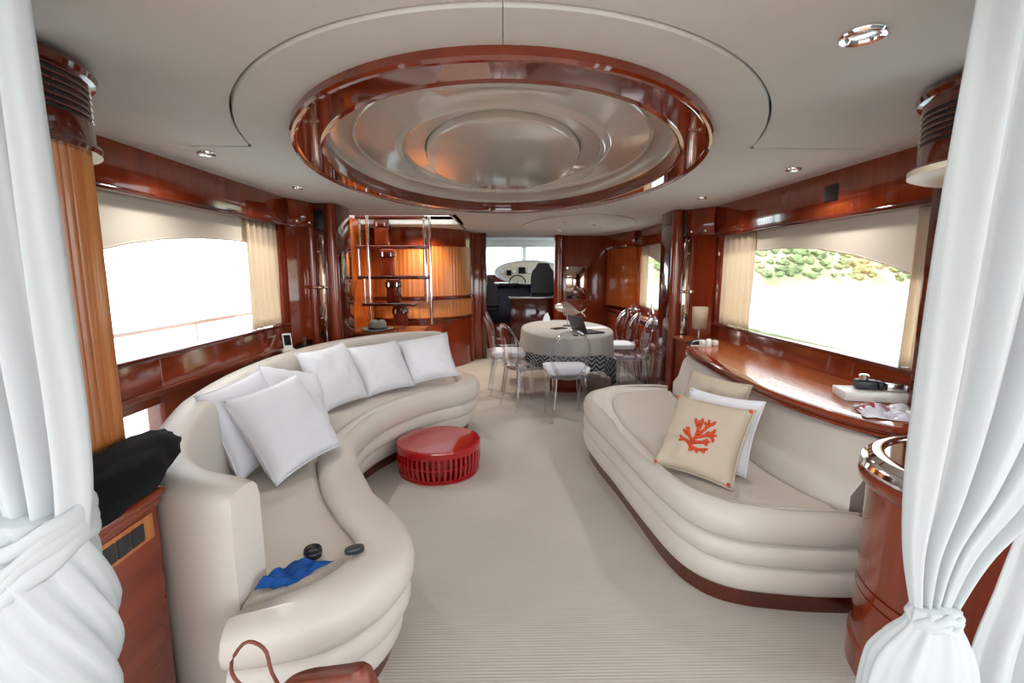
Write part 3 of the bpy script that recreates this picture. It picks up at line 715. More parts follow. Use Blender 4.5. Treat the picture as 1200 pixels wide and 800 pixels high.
# ------------------------------------------------------------------ sofas
def off_in(F, C, d):
    """shift outer edge points towards C by distance d"""
    return [f + (c - f).normalized() * d for f, c in zip(F, C)]
def puff(w, z0, z1, n=7, bulge=.02):
    return [(w - bulge + bulge * math.sin(PI * k / (n-1)) , z0 + (z1 - z0) * k / (n - 1)) for k in range(n)]
def sweep_edge(name, Fp, Cp, prof, mat, parent, angle=50):
    """prof: list of (outward offset from F line, z); swept along"""
    bm = B(); secs = []
    for f, c in zip(Fp, Cp):
        d = (f - c).normalized()
        secs.append([f + d * o + Vector((0, 0, z)) for o, z in prof])
    loft(bm, secs, closed=True); return put(name, bm, mat, parent, angle=angle)
def V2(l): return [Vector((x, y, 0)) for x, y in l]
def sofa(name, label, F, C, Bk, base, N, split, ins, parts_back):
    t = empty(name, base, label, 'sofa')
    F = resample(catmull(V2(F), 300), N); C = resample(catmull(V2(C), 300), N); Bk = resample(catmull(V2(Bk), 300), N)
    # tiers
    def tier(nm, inset, z0, z1, bulge, mat):
        Fi = off_in(F, C, inset)
        p = [(-.20, z0)] + [(-bulge + bulge * math.sin(PI * k / 8) ** .6, z0 + (z1 - z0) * k / 8) for k in range(9)] + [(-.20, z1)]
        return sweep_edge(nm, Fi, C, p, mat, t)
    sweep_edge('plinth', off_in(F, C, ins[3]), C, [(-.15, 0), (0, 0), (0, .085), (-.15, .085)], M_MAHD, t)
    tier('base_roll', ins[2], .08, .205, .03, M_LEA)
    tier('base_roll', ins[1], .20, .305, .03, M_LEA)
    # seat border cushions and pads, split at a seam
    cuts = [0] + split + [N - 1]
    for a, b in zip(cuts, cuts[1:]):
        bm = B(); secs = []
        rng = list(range(a, b + 1))
        for q, i in enumerate(rng):
            f, c = F[i], C[i]; w = (f - c).length; d = (f - c) / w
            e = min(q, len(rng) - 1 - q); sh = (.0, .008)[0] if e > 3 else (.012, .006, .003, .001)[e]
            prof = [(0, .30), (0, .405), (.012, .432), (.04, .450), (.08, .460), (w * .6, .466), (w - .075, .460), (w - .035, .446), (w - .010, .420), (w, .385), (w - .004, .345), (w - .02, .315), (w - .05, .302)]
            secs.append([c + d * o + Vector((0, 0, z - (sh if z > .35 else 0))) for o, z in prof])
        loft(bm, secs, closed=True); put('seat_border', bm, M_LEA, t, angle=60)
        bm = B(); secs = []
        for q, i in enumerate(rng):
            c, k = C[i], Bk[i]; e = min(q, len(rng) - 1 - q); sh = (.014, .006, .002)[e] if e < 3 else 0
            row = []
            for m in range(15):
                f = m / 14; P = c.lerp(k, f)
                edge = min(f, 1 - f)
                z = .435 - sh - .022 * math.exp(-edge * 30) + .006 * noise.noise((P.x * 3.2, P.y * 3.2, 1)) + .004 * math.sin(24 * (P.x * .5 + P.y) + 5 * noise.noise((P.x * 2, P.y * 2, 5))) * max(0, noise.noise((P.x * 2.1, P.y * 2.1, 8)))
                row.append(P + Vector((0, 0, z)))
            row += [k + Vector((0, 0, .25)), c + Vector((0, 0, .25))]
            secs.append(row)
        loft(bm, secs, closed=True); put('seat_pad', bm, M_LEA2, t, angle=60)
    return t, F, C, Bk
LF = [(-.80, 1.24), (-.67, 1.26), (-.53, 1.31), (-.42, 1.42), (-.355, 1.55), (-.335, 1.68), (-.37, 1.82), (-.46, 1.97), (-.58, 2.13), (-.70, 2.36), (-.80, 2.58), (-.87, 2.8), (-.88, 3.1), (-.83, 3.35), (-.73, 3.6), (-.60, 3.82), (-.45, 3.98), (-.32, 4.10), (-.25, 4.25), (-.22, 4.42), (-.26, 4.65), (-.38, 4.82), (-.50, 4.86)]
LCc = [(-.81, 1.38), (-.72, 1.43), (-.63, 1.50), (-.57, 1.60), (-.555, 1.70), (-.59, 1.78), (-.66, 1.87), (-.75, 2.0), (-.85, 2.17), (-.95, 2.38), (-1.03, 2.6), (-1.06, 2.85), (-1.05, 3.15), (-.99, 3.45), (-.88, 3.73), (-.72, 3.98), (-.58, 4.15), (-.48, 4.28), (-.44, 4.42), (-.45, 4.55), (-.50, 4.68), (-.54, 4.76)]
LB = [(-.82, 1.52), (-.90, 1.575), (-1.0, 1.63), (-1.10, 1.74), (-1.18, 1.90), (-1.25, 2.1), (-1.32, 2.35), (-1.39, 2.65), (-1.44, 3.0), (-1.45, 3.4), (-1.41, 3.78), (-1.32, 4.12), (-1.16, 4.42), (-.98, 4.62), (-.8, 4.72), (-.60, 4.76)]
sf, F_, C_, B_ = sofa('curved_sofa', 'long S-shaped cream leather sofa with white pillows along the left window', LF, LCc, LB, (-1.0, 3.0, 0), 110, [41], (0, .02, .06, .12), None)
def backrest(parent, pts, thick, z0, z1, lean, name='backrest', mat=None, side=1):
    """pts run along the inner foot line; side: which side (left of travel = +1) the back leans to"""
    bm = B(); secs = []
    n = len(pts)
    for i, (p, tg, s, u) in enumerate(frames(pts)):
        o = Vector((-tg.y, tg.x, 0)) * side
        f = i / (n - 1); th = thick(f); zt = z1(f); ln = lean(f)
        e = min(i, n - 1 - i); k = 1 if e > 3 else (.80, .93, .98, 1.0)[e]
        zt = z0 + (zt - z0) * (1 - .03 * (1 - k) * 3); mid = th * .5
        prof = [(0, z0), (.004, z0 + .2), (ln * .55, z0 + (zt - z0) * .6), (ln * .9, zt - .06), (ln + .012, zt - .022), (ln + .035, zt - .004), (ln + th * .5, zt), (ln + th - .03, zt - .006), (ln + th - .006, zt - .03), (ln + th, zt - .08), (th * 1.0 + ln * .3, z0 + .1), (th, z0)]
        secs.append([p + o * (mid + (q - mid) * k) + Vector((0, 0, z)) for q, z in prof])
    loft(bm, secs, closed=True); return put(name, bm, mat or M_LEA, parent, angle=70)
LBx = resample(catmull(V2([(-.80, 1.555)] + LB[1:]), 200), 100)
backrest(sf, LBx, lambda f: .17, .0, lambda f: .80 + .05 * min(1, max(0, f - .08) * 6), lambda f: .01 + .05 * min(1, f * 4))
# right sofa
RF = [(1.52, 1.84), (1.35, 1.84), (1.20, 1.855), (1.06, 1.88), (.95, 1.925), (.865, 2.01), (.805, 2.15), (.76, 2.4), (.72, 2.7), (.69, 3.0), (.655, 3.3), (.63, 3.6), (.64, 3.8), (.69, 3.97), (.80, 4.10), (.95, 4.17), (1.13, 4.19), (1.44, 4.19)]
RCc = [(1.42, 1.93), (1.25, 1.96), (1.10, 2.0), (.99, 2.06), (.92, 2.14), (.87, 2.25), (.83, 2.45), (.81, 2.75), (.80, 3.03), (.81, 3.3), (.83, 3.54), (.86, 3.72), (.91, 3.88), (.99, 4.0), (1.1, 4.06), (1.22, 4.08), (1.42, 4.09)]
RB = [(1.45, 1.94), (1.40, 2.15), (1.37, 2.45), (1.36, 2.8), (1.37, 3.2), (1.39, 3.6), (1.43, 4.06)]
sr, F2, C2, B2 = sofa('bay_sofa', 'cream leather bow-fronted sofa with coral pillow below the right window shelf', RF, RCc, RB, (1.1, 3.0, 0), 90, [], (0, .005, .005, .05), None)
backrest(sr, resample(catmull(V2([(1.46, 1.93), (1.395, 2.15), (1.36, 2.45), (1.355, 2.8), (1.37, 3.2), (1.40, 3.6), (1.45, 4.1)]), 100), 60), lambda f: .11, .30, lambda f: .735, lambda f: .10 + .05 * (1 - f), side=-1, name='backrest')
# window shelf above the right sofa
t = empty('window_shelf', (1.85, 3.0, 0), 'glossy bow-fronted cherry shelf under the right window holding papers', 'shelf')
SF = resample(catmull(V2([(1.76, 1.93), (1.66, 1.95), (1.555, 2.14), (1.49, 2.45), (1.475, 2.8), (1.49, 3.2), (1.52, 3.6), (1.565, 4.0), (1.62, 4.2), (1.72, 4.33)]), 200), 60)
bm = B(); prism(bm, [(p.x + .03, p.y) for p in SF] + [(1.72, 4.88), (RX - .002, 4.88), (RX - .002, 1.93)], 'z', .775, .802); put('shelf_top', bm, M_SHELF, t, smooth=False)
bm = B(); secs = []
for p, tg, s, u in frames(SF):
    o = Vector((-tg.y, tg.x, 0))
    secs.append([p + o * q + Vector((0, 0, z)) for q, z in ((-.05, .738), (.0, .738), (.008, .742), (.008, .754), (.0, .759), (.0, .764), (.014, .768), (.022, .776), (.022, .790), (.012, .799), (-.02, .805), (-.05, .805))])
loft(bm, secs); put('shelf_moulding', bm, M_MAHY, t, angle=30)
box('cabinet_back', 1.74, RX - .002, 1.98, 4.85, 0, .775, M_MAH, t)

# ------------------------------------------------------------------ pillows
def pillow_mesh(w, h, th, seed=0, pinch=.08, n=26, sag=0):
    bm = B(); g = {}
    def P(u, v, s):
        au, av = abs(u), abs(v)
        x = u * w / 2 * (1 - pinch * (1 - av ** 2) * au ** 3); y = v * h / 2 * (1 - pinch * (1 - au ** 2) * av ** 3)
        q = max(0, (1 - au ** 3) * (1 - av ** 3))
        z = s * th / 2 * q ** .45
        rr = math.hypot(u, v); an = math.atan2(v, u)
        z += .016 * noise.noise((u * 1.9 + seed * 3.1, v * 1.9, s * 2.0 + seed)) * q ** .3 + .007 * noise.noise((an * 3.2 + seed * 7, rr * 1.2, seed + s)) * min(1, rr * 1.5) * q ** .25 + .004 * noise.noise((u * 6 + seed, v * 6, seed + s))
        y -= sag * h * (1 - au ** 2) * (v + 1) / 2 * .12
        return Vector((x, y, z))
    rows = {s: [[bm.verts.new(P(-1 + 2*i/n, -1 + 2*j/n, s)) for j in range(n+1)] for i in range(n+1)] for s in (1, -1)}
    for s in (1, -1):
        for i in range(n):
            for j in range(n):
                r = rows[s]; f = (r[i][j], r[i+1][j], r[i+1][j+1], r[i][j+1]); bm.faces.new(f if s > 0 else f[::-1])
    bmesh.ops.remove_doubles(bm, verts=bm.verts, dist=1e-4)
    # weld the seam
    b = [e for e in bm.edges if len(e.link_faces) == 1]
    bmesh.ops.remove_doubles(bm, verts=list({v for e in b for v in e.verts}), dist=.012)
    return bm, P
def pillow(name, label, loc, yaw, tilt, roll, w=.46, h=.46, th=.15, mat=None, seed=0, group=None, piping=True, sag=0):
    """stands on its lower edge at loc, facing -y turned by yaw, leaning back by tilt"""
    R = math.radians
    M = Matrix.Rotation(R(yaw), 4, 'Z') @ Matrix.Rotation(R(90 - tilt), 4, 'X') @ Matrix.Rotation(R(roll), 4, 'Z')
    bm, P = pillow_mesh(w, h, th, seed, sag=sag)
    for v in bm.verts: v.co = M @ v.co
    zmin = min(v.co.z for v in bm.verts)
    t = empty(name, (loc[0], loc[1], loc[2] - zmin), label, 'pillow', group)
    put('cover', bm, mat or M_PILLOW, t, local=True, angle=180)
    bm = B(); pts = []
    for k in range(64):
        q = k / 64 * 4; f = (q % 1) * 2 - 1; s = int(q)
        u, v = ((f, -1), (1, f), (-f, 1), (-1, -f))[s]
        pts.append(M @ P(u, v, 1))
    tube(bm, pts, .005, 5, ring=True); put('seam_piping', bm, mat or M_PILLOW, t, local=True, angle=180)
    return t, M, P
S = .448
G = 'white pillows on the curved sofa'
def wp(label, loc, yaw, tilt, roll, seed, **k): return pillow('white_pillow', label, loc, yaw, tilt, roll, seed=seed, group=G, **k)
wp('plain white pillow nearest the far tip of the curved sofa', (-.69, 4.38, S), 9, 36, 11, 1, w=.46, h=.45, th=.18)
wp('plain white pillow second from the far tip of the curved sofa', (-1.03, 4.08, S), 46, 34, 2, 2, w=.47, h=.45, th=.18)
wp('plain white pillow third from the far tip, leaning alone on the curved backrest', (-1.28, 3.62, S), 64, 27, 2, 3, w=.47, h=.47, th=.18)
wp('white pillow half hidden behind the large front pillow, next to the lone leaning one', (-1.27, 2.92, S), 72, 30, -20, 4, w=.44, h=.40, th=.15)
wp('white pillow standing behind the large front pillow, nearest the sofa arm', (-1.31, 2.46, S), 78, 22, 5, 5, w=.46, h=.46, th=.13)
wp('large white pillow leaning in front of two others near the sofa arm', (-1.12, 2.45, S), 68, 33, 5, 6, w=.48, h=.47, th=.19)
pillow('sand_pillow', 'sand linen pillow mostly hidden behind the white pillow on the right sofa', (1.20, 2.74, S), -52, 22, -4, w=.38, h=.40, th=.11, mat=M_LINEN, seed=7)
pillow('white_pillow', 'white pillow tucked between two sand linen pillows on the right sofa', (1.12, 2.46, S), -49, 28, 0, w=.40, h=.39, th=.11, seed=8)
t, M, P = pillow('coral_pillow', 'sand linen pillow embroidered with a red coral on the right sofa', (1.00, 2.34, S), -49, 33, 0, w=.41, h=.40, th=.13, mat=M_LINEN, seed=9)
br = [[(-.02, -.50), (-.03, -.28), (0, -.05), (.0, .2), (-.03, .42)], [(0, .15), (.06, .35), (.03, .5)], [(-.03, .25), (-.12, .38), (-.12, .46)], [(0, .0), (.14, .14), (.22, .32), (.20, .5)], [(.2, .28), (.32, .4), (.36, .5)], [(.22, .3), (.12, .40)],
      [(.02, -.08), (.2, -.0), (.36, .06), (.52, .10)], [(.34, .06), (.42, .18), (.42, .26)], [(.36, .06), (.46, -.04), (.44, -.1)], [(.25, .02), (.3, .16)],
      [(-.02, -.25), (.14, -.2), (.28, -.15), (.40, -.12)], [(.26, -.15), (.34, -.06)], [(.28, -.16), (.36, -.22)], [(-.03, -.38), (.14, -.4), (.28, -.36), (.40, -.32)], [(.26, -.37), (.34, -.44)], [(.1, -.4), (.16, -.5)],
      [(-.03, -.22), (-.14, -.1), (-.22, .06), (-.24, .16)], [(-.16, -.06), (-.28, -.02), (-.36, .06)], [(-.2, 0), (-.3, .14)], [(-.04, -.34), (-.18, -.24), (-.32, -.2), (-.4, -.14)], [(-.28, -.21), (-.38, -.28)]]
bm = B()
for l in br:
    pts = [M @ (P(u * .95 - .04, v * .88 - .02, 1) + Vector((0, 0, .001))) for u, v in [(q.x, q.y) for q in catmull([Vector((a, b, 0)) for a, b in l], 3 * len(l))]]
    m = len(pts); tube(bm, pts, [.010 - .005 * k / m for k in range(m)], 6)
put('coral_motif', bm, M_CORAL, t, local=True)['label'] = 'red embroidered branching coral'
for u, v in ((-.93, -.93), (.93, -.93), (-.93, .93), (.93, .93)):
    bm = B(); bmesh.ops.create_icosphere(bm, subdivisions=1, radius=.010, matrix=Matrix.Translation(M @ P(u, v, 1))); put('corner_knot', bm, M_CORAL, t, local=True)

# ------------------------------------------------------------------ red coffee table
CT = (-.475, 3.44)
t = empty('coffee_table', (CT[0], CT[1], 0), 'low round red acrylic coffee table with slatted sides on the carpet', 'table')
r = .305; H = .235
bm = B(); lathe(bm, [(0, H), (r - .012, H), (r - .003, H - .003), (r, H - .012), (r, H - .045), (r - .008, H - .05), (r - .012, H - .012), (0, H - .010)], (CT[0], CT[1], 0), 72); put('lid', bm, M_REDS, t, angle=15)
bm = B(); lathe(bm, [(r - .02, .0), (r - .02, .012), (r - .014, .016), (0, .016)], (CT[0], CT[1], 0), 72); put('base_disc', bm, M_REDS, t)
for z in (.022, .105, H - .055):
    bm = B(); rr = r - .010 - (.012 if z < .05 else 0)
    lathe(bm, [(rr, z - .007), (rr + .007, z), (rr, z + .007), (rr - .007, z), (rr, z - .007)], (CT[0], CT[1], 0), 72); put('hoop', bm, M_REDS, t)
bm = B(); rr = 0
vs = []
for k in range(5):
    f = k / 4; z = .012 + (H - .06) * f; q = r - .034 + .024 * min(1, f * 2.2) ** .7
    vs.append([Vector((q + o, w, z)) for o, w in ((-.004, -.009), (.006, -.009), (.006, .009), (-.004, .009))])
loft(bm, vs); slat0 = put('slat', bm, M_REDS, None, angle=30); slat0.parent = t
for k in range(1, 48):
    s = slat0.copy(); col.objects.link(s); s.parent = t; s.rotation_euler = (0, 0, 2*PI*k/48)
bm = B(); lathe(bm, [(r - .05, .02), (r - .022, .11), (r - .02, H - .05)], (CT[0], CT[1], 0), 64); put('inner_wall', bm, M_RED, t)

# ------------------------------------------------------------------ dining table and chairs
TC = (.78, 6.07); TA, TB = .55, 1.0
t = empty('dining_table', (TC[0], TC[1], 0), 'oval dining table on a mahogany pedestal under the grey cloth', 'table')
bm = B(); loft(bm, [[Vector((TC[0] + (TA - .01 - i) * math.cos(2*PI*k/64), TC[1] + (TB - .01 - i) * math.sin(2*PI*k/64), z)) for k in range(64)] for i, z in ((.02, .70), (0, .71), (0, .733), (.01, .738))]); put('table_top', bm, M_MAH, t)
bm = B(); lathe(bm, [(.27, 0), (.27, .03), (.24, .05), (.235, .60), (.3, .70)], (TC[0], TC[1] - .1, 0), 40); put('pedestal', bm, M_MAH, t)
def cloth_row(zf, flare, wav, drop):
    pass
bm = B(); n = 160; secs = []
levels = [(.02, 0), (.5, 0), (.85, 0), (.97, 0), (1.0, .004), (1.012, .016)] + [(1.015 + .02 * q, .016 + .25 * q) for q in (.15, .35, .6, .8, 1.0)]
for s, d in levels:
    row = []
    for k in range(n):
        a = 2*PI*k/n
        w = max(0, d - .02) / .3
        f = s + w * (.022 * math.sin(11 * a + 1) + .016 * math.sin(23 * a + 2.2) + .01 * math.sin(5 * a))
        f2 = s + w * (.012 * math.sin(11 * a + 1) + .009 * math.sin(23 * a + 2.2))
        row.append(Vector((TC[0] + TA * f * math.cos(a), TC[1] + TB * f2 * math.sin(a), .742 - d)))
    secs.append(row)
loft(bm, secs, closed=True, cap=False); bm.faces.new(bm.verts[:n])
o = put('tablecloth', bm, M_TABLEC, angle=180); tag(o, 'light grey cloth draped over the oval dining table', 'tablecloth')
bm = B(); secs = []; uv = []
for k in range(81):
    f = k / 80; a = math.radians(205 + 150 * f)
    zt = .52 + .04 * math.sin(PI * f) - .5 * max(0, f - .62)
    ht = .12 + .05 * math.sin(PI * f) + .5 * max(0, f - .6)
    w = 1.055 + .018 * math.sin(11 * a + 1) + .012 * math.sin(23 * a)
    secs.append([Vector((TC[0] + TA * (w + .012 * q) * math.cos(a), TC[1] + TB * (w + .006 * q) * math.sin(a), zt - ht * q)) for q in (0, .25, .5, .75, 1)])
rows = loft(bm, secs, closed=False, cap=False)
ul = bm.loops.layers.uv.new('uv'); idx = {v: (i / 80, j / 4) for i, rw in enumerate(rows) for j, v in enumerate(rw)}
for fc in bm.faces:
    for lp in fc.loops: lp[ul].uv = idx[lp.vert]
o = put('chevron_throw', bm, M_CHEV, angle=180); tag(o, 'dark zigzag patterned throw hanging around the near end of the tablecloth', 'throw')
o.modifiers.new('s', 'SOLIDIFY').thickness = .004

def make_chair(label, back_mat):
    t = empty('clear_chair', (0, 0, 0), label, 'chair', 'clear acrylic dining chairs')
    # seat
    out = [(-.19, .19), (.19, .19), (.205, .12), (.19, -.10), (.15, -.19), (-.15, -.19), (-.19, -.10), (-.205, .12)]
    pl = catmull([Vector((x, y, 0)) for x, y in out], 40, closed=True)
    bm = B(); loft(bm, [[Vector((p.x * s, p.y * s, z)) for p in pl] for s, z in ((.96, .425), (1, .432), (1, .452), (.96, .458), (.4, .450))]); put('seat', bm, M_GHOST, t, local=True)
    for x, y, dx, dy in ((-.16, .16, -.02, .02), (.16, .16, .02, .02), (-.14, -.16, -.03, -.06), (.14, -.16, .03, -.06)):
        bm = B(); secs = []
        for f in (0, .5, 1):
            c = Vector((x + dx * f, y + dy * f, .43 * (1 - f))); w = .021 - .010 * f
            secs.append([c + Vector((w * a, w * b, 0)) for a, b in ((-1, -1), (1, -1), (1, 1), (-1, 1))])
        loft(bm, secs); put('leg', bm, M_GHOST, t, local=True)
    # oval balloon back, tilted, dished
    bm = B(); secs = []
    def bp(u, v, o):   # u,v in oval coordinates
        z = .66 + v * .24; x = u * .19
        y = -.17 - .16 * max(0, (z - .43)) / .47 * .55 - .045 * (1 - u * u) + .02
        return Vector((x, y + o, z))
    for s, o in ((1.0, -.006), (1.04, -.002), (1.05, .006), (1.04, .014), (1.0, .018), (.90, .014), (.88, .008), (.90, .0)):
        secs.append([bp(s * math.cos(a), s * math.sin(a), o) for a in [2*PI*k/40 for k in range(40)]])
    loft(bm, secs + [secs[0]], closed=True, cap=False); put('back_frame', bm, back_mat, t, local=True)
    bm = B(); loft(bm, [[bp(s * math.cos(2*PI*k/40), s * math.sin(2*PI*k/40), .006) for k in range(40)] for s in (.9, .6, .3, .02)], cap=False); put('back_panel', bm, back_mat, t, local=True)
    for s in (-1, 1):
        bm = B(); tube(bm, [(s * .10, -.175, .44), (s * .125, -.19, .47), (s * .14, -.20, .50)], .016, 8); put('back_support', bm, M_GHOST, t, local=True)
    return t
proto = make_chair('clear acrylic dining chair with a white cushion at the near end of the table', M_GHOST)
proto.location = (.62, 4.74, 0); proto.rotation_euler = (0, 0, math.radians(4))
spots = [((.24, 5.14), -62, 'clear acrylic dining chair turned towards the near corner of the table, on the stair side'),
         ((.05, 5.74), -84, 'clear acrylic dining chair on the stair side of the table, middle of its row'),
         ((.05, 6.36), -92, 'clear acrylic dining chair on the stair side of the table, closest to the doorway'),
         ((1.50, 5.70), 88, 'clear acrylic dining chair by the sideboard, closest to the lacquered column'),
         ((1.49, 6.30), 92, 'clear acrylic dining chair by the sideboard, middle of its row'),
         ((1.49, 6.92), 95, 'clear acrylic dining chair by the sideboard, farthest from the lacquered column')]
for (x, y), a, lab in spots:
    c = copy_tree(proto); c.location = (x, y, 0); c.rotation_euler = (0, 0, math.radians(a)); c['label'] = lab
def cushion(x, y, a, label):
    R = Matrix.Translation((x, y, .458)) @ Matrix.Rotation(math.radians(a), 4, 'Z')
    bm = B(); pl = catmull([Vector(p) for p in ((-.19, -.17, 0), (0, -.185, 0), (.19, -.17, 0), (.20, 0, 0), (.19, .18, 0), (0, .19, 0), (-.19, .18, 0), (-.20, 0, 0))], 48, closed=True)
    loft(bm, [[R @ Vector((p.x * s, p.y * s, z)) for p in pl] for s, z in ((.93, .0), (1.0, .012), (1.01, .03), (1.0, .048), (.93, .062), (.5, .068), (.05, .069))])
    t = empty('seat_cushion', (x, y, .458), label, 'cushion', 'white seat cushions'); put('cover', bm, M_PILLOW, t, angle=180)
    bm = B(); tube(bm, [R @ Vector((p.x * 1.012, p.y * 1.012, .05)) for p in pl], .005, 5, ring=True); put('piping', bm, M_PILLOW, t)
cushion(.62, 4.76, 4, 'thick white seat cushion on the clear chair at the near table end')
cushion(.05, 5.74, -84, 'white seat cushion on a clear chair on the stair side')
cushion(1.49, 6.30, 92, 'white seat cushion on a clear chair by the sideboard')
# things on the table
TZ = .7425
t = empty('fish_sculpture', (.84, 6.25, TZ), 'silver fish skeleton sculpture on a stand on the grey tablecloth', 'sculpture')
fx, fy, fz = .68, 6.25, .985
spine = [(fx + .34 * f, fy, fz - .07 * f) for f in [k / 10 for k in range(11)]]
bm = B(); tube(bm, spine, [.014 - .008 * k / 10 for k in range(11)], 6); put('spine', bm, M_SILV, t)
bm = B(); secs = []
for k in range(9):
    f = k / 8; x = fx - .02 + .10 * f; hgt = .055 * math.sin(PI * (.12 + .5 * f)) 
    secs.append([Vector((x, fy + .018 * math.cos(a), fz + .01 - .02 * f + hgt * math.sin(a))) for a in [2*PI*q/12 for q in range(12)]])
loft(bm, secs); put('head', bm, M_SILV, t)
for k in range(9):
    f = .26 + .07 * k; x = fx + .34 * f; z = fz - .07 * f; l = .10 * math.sin(PI * min(.97, .38 + .62 * (k / 9)))
    bm = B(); tube(bm, [(x - .02, fy, z + l), (x, fy, z), (x + .01, fy, z - l * .9)], [.007, .012, .007], 6); put('rib', bm, M_SILV, t)
for s in (1, -1):
    bm = B(); tube(bm, [(fx + .32, fy, fz - .065), (fx + .36, fy, fz - .07 + s * .03), (fx + .375, fy, fz - .07 + s * .055)], [.010, .009, .003], 6); put('tail_fin', bm, M_SILV, t)
bm = B(); tube(bm, [(fx + .14, fy, TZ + .01), (fx + .14, fy, fz - .03)], .006, 8); put('stem', bm, M_SILV, t)
bm = B(); lathe(bm, [(0, .0), (.055, 0), (.055, .012), (0, .014)], (fx + .14, fy, TZ), 24); put('stand', bm, M_BLACK, t)
t = empty('folded_napkin', (.60, 6.80, TZ), 'white folded napkin standing at the far edge of the dining table', 'napkin')
for s_ in (-1, 1):
    bm = B(); prism(bm, [(.60 - .05, TZ + .002), (.60 + .05, TZ + .002), (.60 + .048, TZ + .06), (.60 + .02, TZ + .125), (.60 - .01, TZ + .11), (.60 - .04, TZ + .06)], 'y', 6.80 + .008 * s_ - .004, 6.80 + .008 * s_ + .004); put('fold', bm, M_PILLOW, t)
t = empty('laptop', (.98, 5.60, TZ), 'open black laptop seen from the side on the grey tablecloth', 'laptop', rz=math.radians(24))
kb = box('keyboard_base', -.11, .12, -.16, .16, 0, .016, M_BLACK, t, .004, local=True)
Mx = Matrix.Translation((-.11, 0, .014)) @ Matrix.Rotation(math.radians(-22), 4, 'Y')
sc = box('screen_lid', -.008, .0, -.16, .16, 0, .20, M_DGREY, t, .003, M=Mx, local=True); box('display', .0, .002, -.15, .15, .01, .19, M_SCREEN, sc, 0, M=Mx, local=True)
box('keys', -.08, .03, -.14, .14, .0155, .018, M_DGREY, kb, .001, local=True); box('touchpad', .05, .11, -.04, .04, .0155, .0172, M_BAG, kb, .001, local=True)
t = empty('tablet', (.68, 5.95, TZ), 'flat black tablet lying on the grey tablecloth', 'tablet', rz=.5)
box('case', -.09, .09, -.06, .06, 0, .012, M_BLACK, t, .004, local=True); box('screen', -.08, .08, -.05, .05, .0115, .0125, M_SCREEN, t, 0, local=True)
bm = B(); abox(bm, -.15, .15, -.10, .10, 0, .006, .002)
for v in bm.verts: v.co = Matrix.Translation((1.12, 6.02, TZ)) @ Matrix.Rotation(.25, 4, 'Z') @ v.co
tag(put('paper_stack', bm, M_PAPER), 'white papers beside the open laptop on the dining table', 'papers')
t = empty('sunglasses', (.83, 5.30, TZ), 'dark sunglasses at the near edge of the dining table', 'glasses')
for s in (-1, 1):
    bm = B(); lathe(bm, [(.026, 0), (.028, .004), (.024, .008), (0, .008)], (.83 + s * .035, 5.30, TZ + .003), 16); put('lens', bm, M_SCREEN, t)
    bm = B(); tube(bm, [(.83 + s * .06, 5.30, TZ + .012), (.83 + s * .06, 5.40, TZ + .012)], .004, 6); put('temple', bm, M_BLACK, t)

# things on the sideboard
t = empty('crystal_tray', (1.90, 7.1, .835), 'silver ribbed tray on the sideboard below the small window', 'tray')
bm = B(); loft(bm, [[Vector((1.90 + .08 * s * math.cos(a), 7.1 + .20 * s * math.sin(a), .836 + z)) for a in [2*PI*k/32 for k in range(32)]] for s, z in ((.8, 0), (1, .02), (1.05, .06), (1.0, .06), (.9, .02), (.1, .015))]); put('bowl', bm, M_CHROME, t)
bm = B(); tube(bm, [(1.90, 6.93, .89), (1.90, 7.0, .95), (1.90, 7.2, .95), (1.90, 7.27, .89)], .008, 8); put('handle', bm, M_CHROME, t)
t = empty('glass_decanter', (1.92, 6.30, .835), 'small glass decanter on the sideboard behind the clear chairs', 'decanter')
bm = B(); lathe(bm, [(0, .002), (.045, .002), (.05, .05), (.03, .10), (.014, .13), (.018, .16)], (1.92, 6.30, .835), 20); put('bottle', bm, M_CRYST, t)
bm = B(); bmesh.ops.create_icosphere(bm, subdivisions=2, radius=.02, matrix=Matrix.Translation((1.92, 6.30, 1.012))); put('stopper', bm, M_CRYST, t)

# ------------------------------------------------------------------ wheelhouse furniture
t = empty('helm_console', (.45, 11.0, 0), 'helm console with white oval instrument binnacle beyond the doorway', 'helm')
box('console_base', -1.2, 1.6, 10.75, 11.9, 0, 1.12, M_NAVY, t, .06, 3); box('console_shelf', -1.2, 1.6, 10.6, 11.9, 1.10, 1.18, M_BLACK, t, .03, 3)
def oval(cx, cz, a, b, y0, tilt, rings, nm, mat, par):
    bm = B(); loft(bm, [[Vector((cx + a * s * math.cos(q), y0 + o + b * s * math.sin(q) * tilt, cz + b * s * math.sin(q))) for q in [2*PI*k/56 for k in range(56)]] for s, o in rings]); return put(nm, bm, mat, par)
oc = (.60, 1.42)
oval(oc[0], oc[1], .76, .25, 10.62, .7, ((1.02, .30), (1.06, .02), (1.03, -.03), (.95, -.035), (.90, -.01), (.88, .03)), 'binnacle_rim', M_SHELL, t)
ip = oval(oc[0], oc[1], .76, .25, 10.62, .7, ((.90, .06), (.89, .02), (.03, .02)), 'instrument_panel', M_DASH, t)
for x, z, w, h in ((.12, 1.40, .10, .13), (.40, 1.45, .15, .16), (.72, 1.43, .12, .13)):
    y = 10.63 + (z - oc[1]) * .7
    box('instrument', x - w/2, x + w/2, -.02, .012, -h/2, h/2, M_SCREEN, ip, .008, M=Matrix.Translation((0, y, z)) @ Matrix.Rotation(math.radians(-35), 4, 'X'))
for x in (-.02, .24, .56):
    y = 10.60; bm = B(); lathe(bm, [(0, .0), (.045, 0), (.045, .02), (0, .022)], (0, 0, 0), 20)
    for v in bm.verts: v.co = Matrix.Translation((x, 10.615, 1.42)) @ Matrix.Rotation(math.radians(55), 4, 'X') @ v.co
    put('gauge', bm, M_SHELL, ip)
